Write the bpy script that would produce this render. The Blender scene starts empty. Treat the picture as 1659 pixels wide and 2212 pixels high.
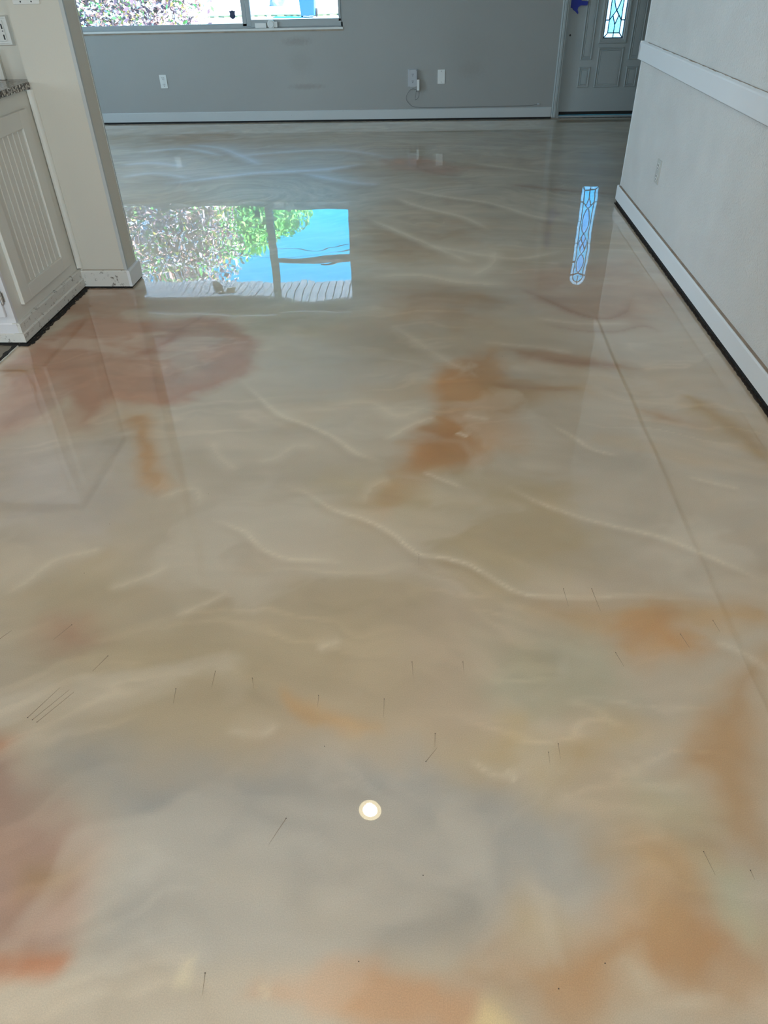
import bpy, bmesh, math, random
import numpy as np
from mathutils import Vector, Matrix

random.seed(7)
SC = bpy.context.scene
COL = SC.collection

# ------------------------------------------------------------------ camera
EYE = 1.45
cam_d = bpy.data.cameras.new('camera')
cam_d.sensor_fit = 'HORIZONTAL'
cam_d.sensor_width = 36.0
cam_d.lens = 36.0 * 1546.6 / 1659.0
cam_d.clip_end = 400
cam = bpy.data.objects.new('camera', cam_d)
COL.objects.link(cam)
rx = Vector((0.99828329, 0.0547303, -0.02085842))       # right
dn = Vector((0.01723063, -0.61479457, -0.78849904))     # down
fw = Vector((-0.05597843, 0.78678601, -0.61468218))     # forward
cam.matrix_world = Matrix(((rx[0], -dn[0], -fw[0], 0), (rx[1], -dn[1], -fw[1], 0), (rx[2], -dn[2], -fw[2], EYE), (0, 0, 0, 1)))
SC.camera = cam

# ------------------------------------------------------------------ sky
world = bpy.data.worlds.new('sky')
SC.world = world
world.use_nodes = True
wn, wl = world.node_tree.nodes, world.node_tree.links
wn.clear()
wo = wn.new('ShaderNodeOutputWorld'); wb = wn.new('ShaderNodeBackground')
tc = wn.new('ShaderNodeTexCoord'); sp = wn.new('ShaderNodeSeparateXYZ'); rp = wn.new('ShaderNodeValToRGB')
wl.new(tc.outputs['Generated'], sp.inputs[0]); wl.new(sp.outputs['Z'], rp.inputs[0])
rp.color_ramp.elements[0].position = 0.0
rp.color_ramp.elements[0].color = (0.02, 0.64, 1.0, 1)
rp.color_ramp.elements[1].position = 0.75
rp.color_ramp.elements[1].color = (0.0, 0.34, 0.95, 1)
wl.new(rp.outputs[0], wb.inputs[0]); wb.inputs[1].default_value = SKY = 4.8
wl.new(wb.outputs[0], wo.inputs[0])

# ------------------------------------------------------------------ sun
sun_d = bpy.data.lights.new('sun', 'SUN')
sun_d.energy = 30.0
sun_d.color = (1.0, 0.95, 0.88)
sun_d.angle = math.radians(0.6)
sun = bpy.data.objects.new('sun', sun_d); COL.objects.link(sun)
sun.rotation_euler = Vector((-0.70, 0.30, -0.72)).to_track_quat('-Z', 'Y').to_euler()

# ------------------------------------------------------------------ added fill lamps at the unseen side and back openings
def area(name, loc, direction, sx, sy, power, color):
    d = bpy.data.lights.new(name, 'AREA'); d.shape = 'RECTANGLE'; d.size = sx; d.size_y = sy
    d.energy = power; d.color = color
    o = bpy.data.objects.new(name, d); COL.objects.link(o); o.location = loc
    o.rotation_euler = Vector(direction).to_track_quat('-Z', 'Y').to_euler()
    return o
area('fill_side_opening', (-5.93, 5.5, 1.45), (1, -0.25, -0.12), 2.1, 1.6, 118, (0.78, 0.88, 1.0))
area('fill_back_opening', (-0.6, -3.42, 1.2), (0, 1, -0.05), 2.6, 2.0, 128, (1.0, 0.83, 0.70))
area('fill_kitchen_opening', (-5.9, 0.6, 1.6), (1, 0.1, -0.1), 1.6, 1.1, 38, (1.0, 0.83, 0.70))

SC.view_settings.view_transform = 'Standard'
SC.view_settings.look = 'None'
SC.view_settings.exposure = 0.0
SC.view_settings.gamma = 1.0
SC.view_settings.use_curve_mapping = False
SC.cycles.use_adaptive_sampling = False
SC.cycles.max_bounces = 12
SC.cycles.diffuse_bounces = 6
SC.cycles.transparent_max_bounces = 12
SC.cycles.sample_clamp_indirect = 8.0
SC.cycles.caustics_reflective = False
SC.cycles.caustics_refractive = False

# ------------------------------------------------------------------ helpers
def lin(c):
    return tuple(((v / 255) / 12.92 if v <= 10 else (((v / 255) + 0.055) / 1.055) ** 2.4) for v in c)

def mat(name, col, rough=0.5, metal=0.0, bump=0.0, bscale=60.0, vary=0.0, vscale=3.0, dirt=0.0, dscale=30.0, dcol=(0.05, 0.04, 0.03), coat=0.0, emit=None, estr=0.0):
    m = bpy.data.materials.new(name); m.use_nodes = True
    n, l = m.node_tree.nodes, m.node_tree.links
    b = n['Principled BSDF']
    b.inputs['Base Color'].default_value = (*col, 1); b.inputs['Roughness'].default_value = rough
    b.inputs['Metallic'].default_value = metal
    b.inputs['Coat Weight'].default_value = coat
    t = n.new('ShaderNodeTexCoord')
    last = None
    if vary:
        a = n.new('ShaderNodeTexNoise'); a.inputs['Scale'].default_value = vscale; a.inputs['Detail'].default_value = 4
        l.new(t.outputs['Object'], a.inputs['Vector'])
        x = n.new('ShaderNodeMix'); x.data_type = 'RGBA'; x.inputs[6].default_value = (*[c * (1 - vary) for c in col], 1)
        x.inputs[7].default_value = (*[min(1, c * (1 + vary)) for c in col], 1)
        l.new(a.outputs['Fac'], x.inputs[0]); last = x.outputs[2]
    if dirt:
        a = n.new('ShaderNodeTexNoise'); a.inputs['Scale'].default_value = dscale; a.inputs['Detail'].default_value = 6
        a.inputs['Roughness'].default_value = 0.7
        l.new(t.outputs['Object'], a.inputs['Vector'])
        r = n.new('ShaderNodeMapRange'); r.inputs[1].default_value = 0.72 - dirt * 0.15; r.inputs[2].default_value = 0.78 - dirt * 0.1
        l.new(a.outputs['Fac'], r.inputs[0])
        x = n.new('ShaderNodeMix'); x.data_type = 'RGBA'; x.inputs[6].default_value = (*col, 1); x.inputs[7].default_value = (*dcol, 1)
        if last: l.new(last, x.inputs[6])
        l.new(r.outputs[0], x.inputs[0]); last = x.outputs[2]
    if last: l.new(last, b.inputs['Base Color'])
    if bump:
        a = n.new('ShaderNodeTexNoise'); a.inputs['Scale'].default_value = bscale; a.inputs['Detail'].default_value = 3
        l.new(t.outputs['Object'], a.inputs['Vector'])
        p = n.new('ShaderNodeBump'); p.inputs['Strength'].default_value = bump; p.inputs['Distance'].default_value = 0.004
        l.new(a.outputs['Fac'], p.inputs['Height']); l.new(p.outputs[0], b.inputs['Normal'])
    if emit:
        b.inputs['Emission Color'].default_value = (*emit, 1); b.inputs['Emission Strength'].default_value = estr
    return m

class MB:
    """collects shapes and links them as one mesh object"""
    def __init__(s): s.bm = bmesh.new()
    def box(s, x0, x1, y0, y1, z0, z1, bevel=0.0):
        r = bmesh.ops.create_cube(s.bm, size=1.0)
        for v in r['verts']:
            v.co = Vector((x0 + (v.co.x + .5) * (x1 - x0), y0 + (v.co.y + .5) * (y1 - y0), z0 + (v.co.z + .5) * (z1 - z0)))
        if bevel:
            es = list({e for v in r['verts'] for e in v.link_edges})
            bmesh.ops.bevel(s.bm, geom=es, offset=bevel, segments=2, affect='EDGES', profile=0.5)
        return s
    def cyl(s, c, axis, r, h, seg=24, r2=None):
        """c = centre of the base, grows along axis"""
        q = Vector(axis).normalized().to_track_quat('Z', 'Y').to_matrix().to_4x4()
        mtx = Matrix.Translation(Vector(c)) @ q @ Matrix.Translation((0, 0, h / 2))
        bmesh.ops.create_cone(s.bm, cap_ends=True, segments=seg, radius1=r, radius2=r if r2 is None else r2, depth=h, matrix=mtx)
        return s
    def prism(s, pts, axis, a0, a1):
        """polygon pts in the plane across axis ('x': (y,z), 'y': (x,z), 'z': (x,y)) drawn out from a0 to a1"""
        def P(p, a):
            return {'x': (a, p[0], p[1]), 'y': (p[0], a, p[1]), 'z': (p[0], p[1], a)}[axis]
        A = [s.bm.verts.new(P(p, a0)) for p in pts]; B = [s.bm.verts.new(P(p, a1)) for p in pts]
        s.bm.faces.new(A); s.bm.faces.new(B[::-1])
        for i in range(len(pts)):
            j = (i + 1) % len(pts); s.bm.faces.new((A[i], B[i], B[j], A[j]))
        return s
    def ring(s, x0, x1, z0, z1, w, yb, yf):
        """rectangular moulding in a wall plane: slopes from the outer rim (yb) up to a ridge (yf) and down to the inner rim"""
        prof = [(0, yb), (w * .25, yf), (w * .5, yf), (w * .7, yf + (yb - yf) * .7), (w, yf + (yb - yf) * .9)]
        loops = []
        for d, y in prof:
            loops.append([s.bm.verts.new(p) for p in ((x0 + d, y, z0 + d), (x1 - d, y, z0 + d), (x1 - d, y, z1 - d), (x0 + d, y, z1 - d))])
        for a, b in zip(loops, loops[1:]):
            for i in range(4):
                j = (i + 1) % 4; s.bm.faces.new((a[i], a[j], b[j], b[i]))
        return s
    def tube(s, pts, r, seg=6):
        pts = [Vector(p) for p in pts]; rings = []
        for i, p in enumerate(pts):
            t = (pts[min(i + 1, len(pts) - 1)] - pts[max(i - 1, 0)]).normalized()
            u = t.cross(Vector((0, 0, 1)));
            if u.length < .1: u = t.cross(Vector((1, 0, 0)))
            u.normalize(); w = t.cross(u)
            rr = r[i] if isinstance(r, (list, tuple)) else r
            rings.append([s.bm.verts.new(p + (u * math.cos(a) + w * math.sin(a)) * rr) for a in [2 * math.pi * k / seg for k in range(seg)]])
        for a, b in zip(rings, rings[1:]):
            for i in range(seg):
                j = (i + 1) % seg; s.bm.faces.new((a[i], a[j], b[j], b[i]))
        s.bm.faces.new(rings[0][::-1]); s.bm.faces.new(rings[-1])
        return s
    def build(s, name, m, parent=None, smooth=False):
        bmesh.ops.recalc_face_normals(s.bm, faces=s.bm.faces)
        me = bpy.data.meshes.new(name); s.bm.to_mesh(me); s.bm.free()
        if m: me.materials.append(m)
        if smooth:
            for p in me.polygons: p.use_smooth = True
        o = bpy.data.objects.new(name, me); COL.objects.link(o)
        if parent:
            o.parent = parent; o.matrix_parent_inverse = pinv(parent)
        return o

def wm(o):
    m = o.matrix_basis.copy()
    if o.parent: m = wm(o.parent) @ o.matrix_parent_inverse @ m
    return m
def pinv(o): return wm(o).inverted()

def tag(o, label, cat, group=None):
    o['label'] = label; o['category'] = cat
    if group: o['group'] = group
    return o
def struct(o):
    o['kind'] = 'structure'; return o
def empty(name, loc):
    o = bpy.data.objects.new(name, None); COL.objects.link(o); o.location = loc; o.empty_display_size = .1
    return o

def smooth_path(pts, n=6):
    P = [Vector(p) for p in pts]; P = [P[0]] + P + [P[-1]]; out = []
    for i in range(1, len(P) - 2):
        for k in range(n):
            t = k / n
            a, b, c, d = P[i - 1], P[i], P[i + 1], P[i + 2]
            out.append(.5 * ((2 * b) + (c - a) * t + (2 * a - 5 * b + 4 * c - d) * t * t + (3 * b - a - 3 * c + d) * t ** 3))
    out.append(P[-2]); return out

# ------------------------------------------------------------------ materials
M = {}
M['wall'] = mat('wall_paint', (.50, .49, .46), .62, bump=.25, bscale=140, vary=.05, vscale=1.3)
M['pier_wall'] = mat('cream_wall_paint', (.60, .57, .50), .55, bump=.10, bscale=160, vary=.04, vscale=2, dirt=.1, dscale=26)
M['side_wall'] = mat('side_wall_paint', (.66, .65, .63), .42, bump=1.0, bscale=110, vary=.10, vscale=5)
M['ceiling'] = mat('ceiling_paint', (.72, .71, .69), .8, bump=.5, bscale=90)
M['trim'] = mat('trim_paint', (.48, .50, .50), .4, bump=.12, bscale=70, vary=.04, dirt=.35, dscale=55, dcol=(.16, .13, .10))
M['trim_clean'] = mat('rail_paint', (.74, .76, .78), .4, bump=.1, bscale=60, vary=.03)
M['worn'] = mat('worn_white_paint', (.62, .61, .57), .45, bump=.3, bscale=60, vary=.05, dirt=1.0, dscale=38, dcol=(.10, .08, .06))
M['gap'] = mat('residue_gap_shade', (.012, .010, .009), .8, bump=.5, bscale=90)  # near black, for residue crusts and for shade painted into gaps
M['brown_gap'] = mat('brown_residue', (.030, .020, .014), .7, bump=.5, bscale=90)
M['dust'] = mat('dusty_edge', (.33, .26, .20), .8, vary=.5, vscale=9)
M['door'] = mat('door_paint', (.36, .39, .39), .45, bump=.25, bscale=45, vary=.05, dirt=.25, dscale=60, dcol=(.12, .11, .10))
M['cab'] = mat('cabinet_paint', (.66, .65, .60), .4, bump=.06, bscale=40, vary=.03)
M['cab_front'] = mat('cabinet_front_paint', (.66, .66, .68), .4, bump=.06, bscale=40, dirt=.15, dscale=40, dcol=(.2, .15, .1))
M['plastic'] = mat('white_plastic', (.68, .68, .66), .35)
M['gray_plastic'] = mat('grey_plastic', (.42, .43, .45), .45)
M['slot'] = mat('slot_black', (.01, .01, .012), .5)
M['chrome'] = mat('hinge_metal', (.55, .53, .5), .3, metal=1)
M['alu'] = mat('window_aluminium', (.34, .36, .36), .45, bump=.1, vary=.06)
M['alu_white'] = mat('sill_paint', (.62, .62, .60), .35, bump=.15, vary=.05, dirt=.3, dscale=30)
M['tape'] = mat('blue_tape', (.015, .03, .30), .6, bump=.4, bscale=80)
M['navy'] = mat('badge_navy', (.01, .02, .07), .5)
M['lead'] = mat('came_metal', (.02, .03, .05), .4, metal=.6)
M['rail_shade'] = mat('rail_shade', (.10, .07, .045), .8, vary=.3, vscale=8)
M['old_plate'] = mat('yellowed_plate', (.50, .50, .47), .45)
M['soffit'] = mat('soffit_paint', (.82, .82, .84), .6, bump=.2, vary=.05)
M['fascia'] = mat('fascia_paint', (.16, .155, .15), .7, bump=.3)
M['stucco'] = mat('stucco', (.45, .43, .40), .9, bump=.8, bscale=40)
M['concrete'] = mat('pale_concrete', (.80, .78, .74), .9, bump=.4, bscale=12, vary=.12, vscale=.6)
M['grass'] = mat('grass_strip', (.10, .13, .07), .95, bump=1, bscale=30, vary=.4, vscale=4)
M['rock'] = mat('grey_rock', (.16, .20, .22), .9, bump=1, bscale=10, vary=.3)
M['bin'] = mat('bin_blue', (.001, .07, .22), .45, bump=.1)
M['rubber'] = mat('black_rubber', (.02, .02, .02), .7)
M['bark'] = mat('bark', (.055, .042, .036), .95, bump=1, bscale=18, vary=.4, vscale=8)
M['dark_metal'] = mat('dark_fixture', (.03, .03, .03), .5)
M['wood'] = mat('lamp_amber', (.55, .33, .14), .5)
M['wire'] = mat('wire_black', (.01, .01, .012), .6)
M['cord'] = mat('cord_grey', (.07, .08, .09), .5)
M['speck'] = mat('speck_dark', (.06, .045, .035), .8)
M['lint'] = mat('lint_brown', (.30, .23, .16), .8)

# thin clear glass: lets light straight through and mirrors by Fresnel
def thin_glass(name, tint=(1, 1, 1), rough=0.0):
    m = bpy.data.materials.new(name); m.use_nodes = True; n, l = m.node_tree.nodes, m.node_tree.links
    n.clear(); o = n.new('ShaderNodeOutputMaterial'); x = n.new('ShaderNodeMixShader'); f = n.new('ShaderNodeFresnel'); f.inputs[0].default_value = 1.45
    t = n.new('ShaderNodeBsdfTransparent'); t.inputs[0].default_value = (*tint, 1); g = n.new('ShaderNodeBsdfGlossy'); g.inputs['Roughness'].default_value = rough
    l.new(f.outputs[0], x.inputs[0]); l.new(t.outputs[0], x.inputs[1]); l.new(g.outputs[0], x.inputs[2]); l.new(x.outputs[0], o.inputs[0])
    return m
M['glass'] = thin_glass('window_glass', (.97, .99, 1))

def art_glass(name, tint, scale, strength, haze):
    """rippled decorative glass: partly straight through, partly scattered light from outside"""
    m = bpy.data.materials.new(name); m.use_nodes = True; n, l = m.node_tree.nodes, m.node_tree.links
    n.clear(); o = n.new('ShaderNodeOutputMaterial')
    tr = n.new('ShaderNodeBsdfTransparent'); tr.inputs[0].default_value = (*tint, 1)
    tl = n.new('ShaderNodeBsdfTranslucent'); tl.inputs[0].default_value = (*tint, 1)
    gl = n.new('ShaderNodeBsdfGlossy'); gl.inputs['Roughness'].default_value = .05
    nz = n.new('ShaderNodeTexNoise'); nz.inputs['Scale'].default_value = scale; tcn = n.new('ShaderNodeTexCoord')
    l.new(tcn.outputs['Object'], nz.inputs['Vector'])
    mr = n.new('ShaderNodeMapRange'); mr.inputs[1].default_value = .35; mr.inputs[2].default_value = .65; mr.inputs[3].default_value = max(0, haze - strength); mr.inputs[4].default_value = min(1, haze + strength)
    l.new(nz.outputs['Fac'], mr.inputs[0])
    a = n.new('ShaderNodeMixShader'); l.new(mr.outputs[0], a.inputs[0]); l.new(tr.outputs[0], a.inputs[1]); l.new(tl.outputs[0], a.inputs[2])
    b = n.new('ShaderNodeMixShader'); b.inputs[0].default_value = .06; l.new(a.outputs[0], b.inputs[1]); l.new(gl.outputs[0], b.inputs[2])
    l.new(b.outputs[0], o.inputs[0]); return m
M['granite_glass'] = art_glass('granite_glass', (.42, .78, .88), 160, .3, .45)
M['bevel_glass'] = art_glass('bevel_glass', (.70, .82, .88), 60, .2, .5)
M['clear_bevel'] = art_glass('clear_bevel', (.55, .74, .90), 30, .1, .3)

FLOOR_GAIN = 1.40; CAN_POWER = 15; CAN_BAFFLE = 9
PATCHES = [
 ((163, 150, 126),0.1,0.8,[(-1.18, 1.444), (-1.095, 1.61), (-0.995, 1.657), (-0.831, 1.475), (-0.689, 1.368), (-0.425, 1.507), (-0.162, 1.639), (-0.017, 1.445), (-0.071, 1.194), (-0.087, 1.039), (-0.231, 1.033), (-0.377, 0.976), (-0.313, 0.86), (-0.396, 0.857), (-0.479, 0.899), (-0.653, 0.874), (-0.772, 0.96), (-0.881, 1.09), (-1.035, 1.189)]),
 ((165, 150, 120),0.1,0.8,[(-0.351, 2.024), (0.136, 2.151), (0.444, 1.99), (0.484, 1.659), (0.247, 1.491), (-0.021, 1.643), (-0.231, 1.771)]),
 ((147, 147, 144),0.05,0.9,[(-0.63, 0.87), (-0.424, 0.89), (-0.222, 0.958), (-0.008, 0.991), (0.098, 0.947), (0.245, 0.862), (0.332, 0.783), (0.408, 0.692), (0.353, 0.637), (0.205, 0.647), (0.154, 0.562), (0.0, 0.54), (-0.125, 0.503), (-0.245, 0.468), (-0.409, 0.453), (-0.591, 0.489), (-0.641, 0.644), (-0.706, 0.789), (-0.871, 0.956), (-0.837, 1.009)]),
 ((166, 160, 154),0.12,0.8,[(-1.564, 2.11), (-1.445, 2.239), (-1.187, 2.278), (-1.03, 1.978), (-1.02, 1.724), (-1.246, 1.649), (-1.369, 1.714)]),
 ((172, 166, 158),0.05,0.7,[(-1.329, 2.177), (-1.283, 2.243), (-1.154, 2.09), (-1.163, 1.894), (-1.222, 1.919)]),
 ((156, 152, 134),0.07,0.8,[(0.296, 1.334), (0.487, 1.374), (0.556, 1.294), (0.535, 1.145), (0.432, 1.073), (0.266, 1.053), (0.162, 1.159), (0.206, 1.282)]),
 ((150, 113, 92),0.05,0.95,[(-1.927, 2.848), (-1.921, 3.116), (-1.792, 3.362), (-1.618, 3.481), (-1.385, 3.365), (-1.187, 3.424), (-1.067, 3.425), (-0.794, 3.127), (-0.794, 2.909), (-0.88, 2.732), (-1.008, 2.607), (-1.121, 2.528), (-1.308, 2.505), (-1.347, 2.359), (-1.403, 2.358), (-1.545, 2.559), (-1.616, 2.371), (-1.675, 2.335)]),
 ((158, 148, 134),0.12,0.6,[(-1.316, 3.147), (-1.188, 3.255), (-1.001, 3.15), (-0.973, 2.861), (-1.082, 2.729), (-1.183, 2.858)]),
 ((160, 146, 134),0.06,0.6,[(-1.648, 2.48), (-1.635, 2.72), (-1.542, 2.598), (-1.554, 2.445)]),
 ((138, 92, 70),0.03,0.8,[(-1.408, 2.925), (-1.308, 3.122), (-1.23, 3.282), (-1.207, 3.201), (-1.277, 3.022), (-1.359, 2.879)]),
 ((145, 105, 78),0.06,0.7,[(-1.919, 3.874), (-1.613, 3.839), (-1.511, 3.606), (-1.572, 3.422), (-1.84, 3.421), (-1.939, 3.48)]),
 ((140, 108, 70),0.03,0.8,[(-1.95, 2.894), (-1.799, 2.85), (-1.789, 2.783), (-1.884, 2.76)]),
 ((164, 130, 92),0.03,0.85,[(-1.22, 2.433), (-1.154, 2.452), (-1.024, 2.248), (-0.976, 2.094), (-0.86, 1.988), (-0.867, 1.955), (-0.986, 1.993), (-1.064, 2.152), (-1.135, 2.312), (-1.227, 2.362)]),
 ((166, 128, 86),0.045,0.95,[(0.058, 2.92), (0.185, 3.014), (0.315, 3.088), (0.361, 2.879), (0.335, 2.554), (0.309, 2.246), (0.135, 2.121), (-0.028, 2.06), (-0.111, 2.086), (-0.084, 2.269), (-0.017, 2.404), (0.037, 2.512), (0.028, 2.664)]),
 ((162, 118, 72),0.05,0.85,[(-0.069, 2.335), (0.128, 2.477), (0.14, 2.274), (0.003, 2.147), (-0.081, 2.176)]),
 ((170, 142, 106),0.05,0.8,[(-0.096, 2.116), (-0.138, 1.974), (-0.176, 1.845), (-0.142, 1.774), (-0.026, 1.925), (0.036, 2.061)]),
 ((150, 122, 84),0.05,0.8,[(0.234, 2.749), (0.636, 2.714), (0.667, 2.675), (0.431, 2.593), (0.256, 2.479)]),
 ((138, 98, 72),0.04,0.8,[(0.379, 3.088), (0.583, 3.042), (0.875, 2.953), (0.686, 2.906), (0.469, 2.948)]),
 ((160, 130, 108),0.1,0.6,[(0.546, 4.163), (1.291, 4.316), (1.276, 3.739), (1.03, 3.38), (0.74, 3.378), (0.54, 3.612)]),
 ((164, 144, 116),0.15,0.5,[(0.131, 3.431), (0.357, 3.376), (0.771, 3.167), (1.158, 2.89), (0.739, 2.757), (0.281, 2.878)]),
 ((150, 125, 84),0.04,0.8,[(1.033, 2.642), (1.104, 2.568), (1.201, 2.428), (1.245, 2.267), (1.202, 2.147), (1.158, 2.296), (1.07, 2.392), (1.039, 2.53)]),
 ((150, 118, 84),0.03,0.6,[(0.813, 2.563), (0.94, 2.493), (1.057, 2.408), (1.016, 2.384), (0.865, 2.473)]),
 ((164, 138, 104),0.06,0.8,[(0.372, 1.44), (0.63, 1.458), (0.963, 1.479), (0.926, 1.373), (0.712, 1.3), (0.489, 1.383)]),
 ((166, 126, 80),0.05,0.9,[(0.566, 1.394), (0.661, 1.38), (0.717, 1.316), (0.734, 1.254), (0.691, 1.223), (0.617, 1.25), (0.568, 1.295)]),
 ((158, 126, 88),0.05,0.85,[(0.885, 1.26), (0.751, 1.125), (0.596, 0.955), (0.643, 0.912), (0.621, 0.836), (0.662, 0.787), (0.707, 0.76)]),
 ((168, 150, 116),0.05,0.8,[(0.078, 0.995), (0.222, 1.051), (0.24, 1.014), (0.412, 1.021), (0.484, 1.062), (0.527, 1.013), (0.391, 0.959), (0.329, 0.887), (0.27, 0.821), (0.217, 0.883), (0.098, 0.947)]),
 ((164, 160, 140),0.04,0.7,[(0.48, 0.894), (0.624, 0.878), (0.624, 0.815), (0.562, 0.763), (0.48, 0.809)]),
 ((162, 128, 92),0.05,0.85,[(0.133, 0.508), (0.179, 0.556), (0.237, 0.551), (0.406, 0.598), (0.443, 0.649), (0.536, 0.671), (0.571, 0.614), (0.639, 0.57), (0.599, 0.459), (0.506, 0.454), (0.445, 0.487), (0.391, 0.491), (0.356, 0.519), (0.279, 0.443), (0.224, 0.441), (0.164, 0.481)]),
 ((166, 140, 104),0.05,0.7,[(0.368, 0.717), (0.513, 0.752), (0.609, 0.737), (0.581, 0.647), (0.459, 0.642), (0.433, 0.684)]),
 ((165, 150, 125),0.03,0.8,[(0.194, 0.63), (0.248, 0.641), (0.279, 0.608), (0.256, 0.567), (0.188, 0.564)]),
 ((168, 168, 148),0.025,0.9,[(0.61, 0.71), (0.646, 0.711), (0.646, 0.634), (0.644, 0.585), (0.62, 0.561), (0.603, 0.607)]),
 ((176, 168, 152),0.02,0.8,[(0.376, 0.534), (0.408, 0.532), (0.431, 0.493), (0.417, 0.468), (0.391, 0.491)]),
 ((178, 170, 156),0.02,0.8,[(0.465, 0.474), (0.499, 0.483), (0.53, 0.455), (0.444, 0.451)]),
 ((176, 140, 108),0.025,0.9,[(-0.312, 0.396), (-0.275, 0.452), (-0.177, 0.457), (-0.132, 0.495), (-0.058, 0.518), (0.042, 0.504), (0.132, 0.479), (0.146, 0.452), (0.128, 0.417)]),
 ((200, 182, 140),0.02,0.9,[(0.104, 0.416), (0.139, 0.465), (0.171, 0.47), (0.206, 0.421)]),
 ((190, 176, 150),0.01,0.8,[(-0.273, 0.438), (-0.25, 0.447), (-0.225, 0.4), (-0.265, 0.398)]),
 ((190, 180, 155),0.012,0.8,[(-0.444, 0.459), (-0.421, 0.467), (-0.397, 0.398), (-0.441, 0.396)]),
 ((150, 124, 112),0.03,0.95,[(-1.047, 0.924), (-0.927, 0.954), (-0.82, 0.862), (-0.734, 0.756), (-0.66, 0.681), (-0.645, 0.617), (-0.638, 0.541), (-0.645, 0.494), (-0.69, 0.476), (-0.825, 0.501)]),
 ((140, 114, 84),0.02,0.8,[(-0.761, 0.657), (-0.708, 0.669), (-0.68, 0.652), (-0.699, 0.624), (-0.769, 0.611)]),
 ((162, 104, 68),0.015,0.95,[(-0.824, 0.499), (-0.71, 0.502), (-0.651, 0.497), (-0.64, 0.483), (-0.652, 0.449), (-0.707, 0.439), (-0.798, 0.449)]),
 ((152, 104, 78),0.03,0.8,[(-1.064, 1.0), (-0.944, 0.992), (-0.96, 0.952), (-1.028, 0.931)]),
 ((160, 130, 110),0.04,0.7,[(-1.057, 1.355), (-0.959, 1.376), (-0.893, 1.274), (-0.981, 1.238), (-1.053, 1.286)]),
 ((176, 146, 108),0.015,0.8,[(-0.337, 1.097), (-0.258, 1.072), (-0.211, 1.054), (-0.087, 1.052), (-0.231, 1.031), (-0.29, 1.051)]),
 ((150, 122, 90),0.12,0.8,[(-2.438, 8.48), (-2.035, 8.255), (-1.875, 7.961), (-2.271, 7.651), (-2.851, 8.018)]),
 ((160, 122, 100),0.08,0.8,[(-0.452, 6.969), (-0.122, 7.045), (0.317, 6.59), (0.119, 6.389), (-0.27, 6.564)]),
 ((150, 126, 98),0.15,0.7,[(-0.508, 5.194), (0.223, 4.866), (-0.071, 4.326), (-0.356, 4.413)]),
 ((150, 120, 88),0.12,0.6,[(-0.259, 3.737), (0.091, 4.015), (0.334, 3.738), (0.177, 3.431), (-0.101, 3.43)]),
]
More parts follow.
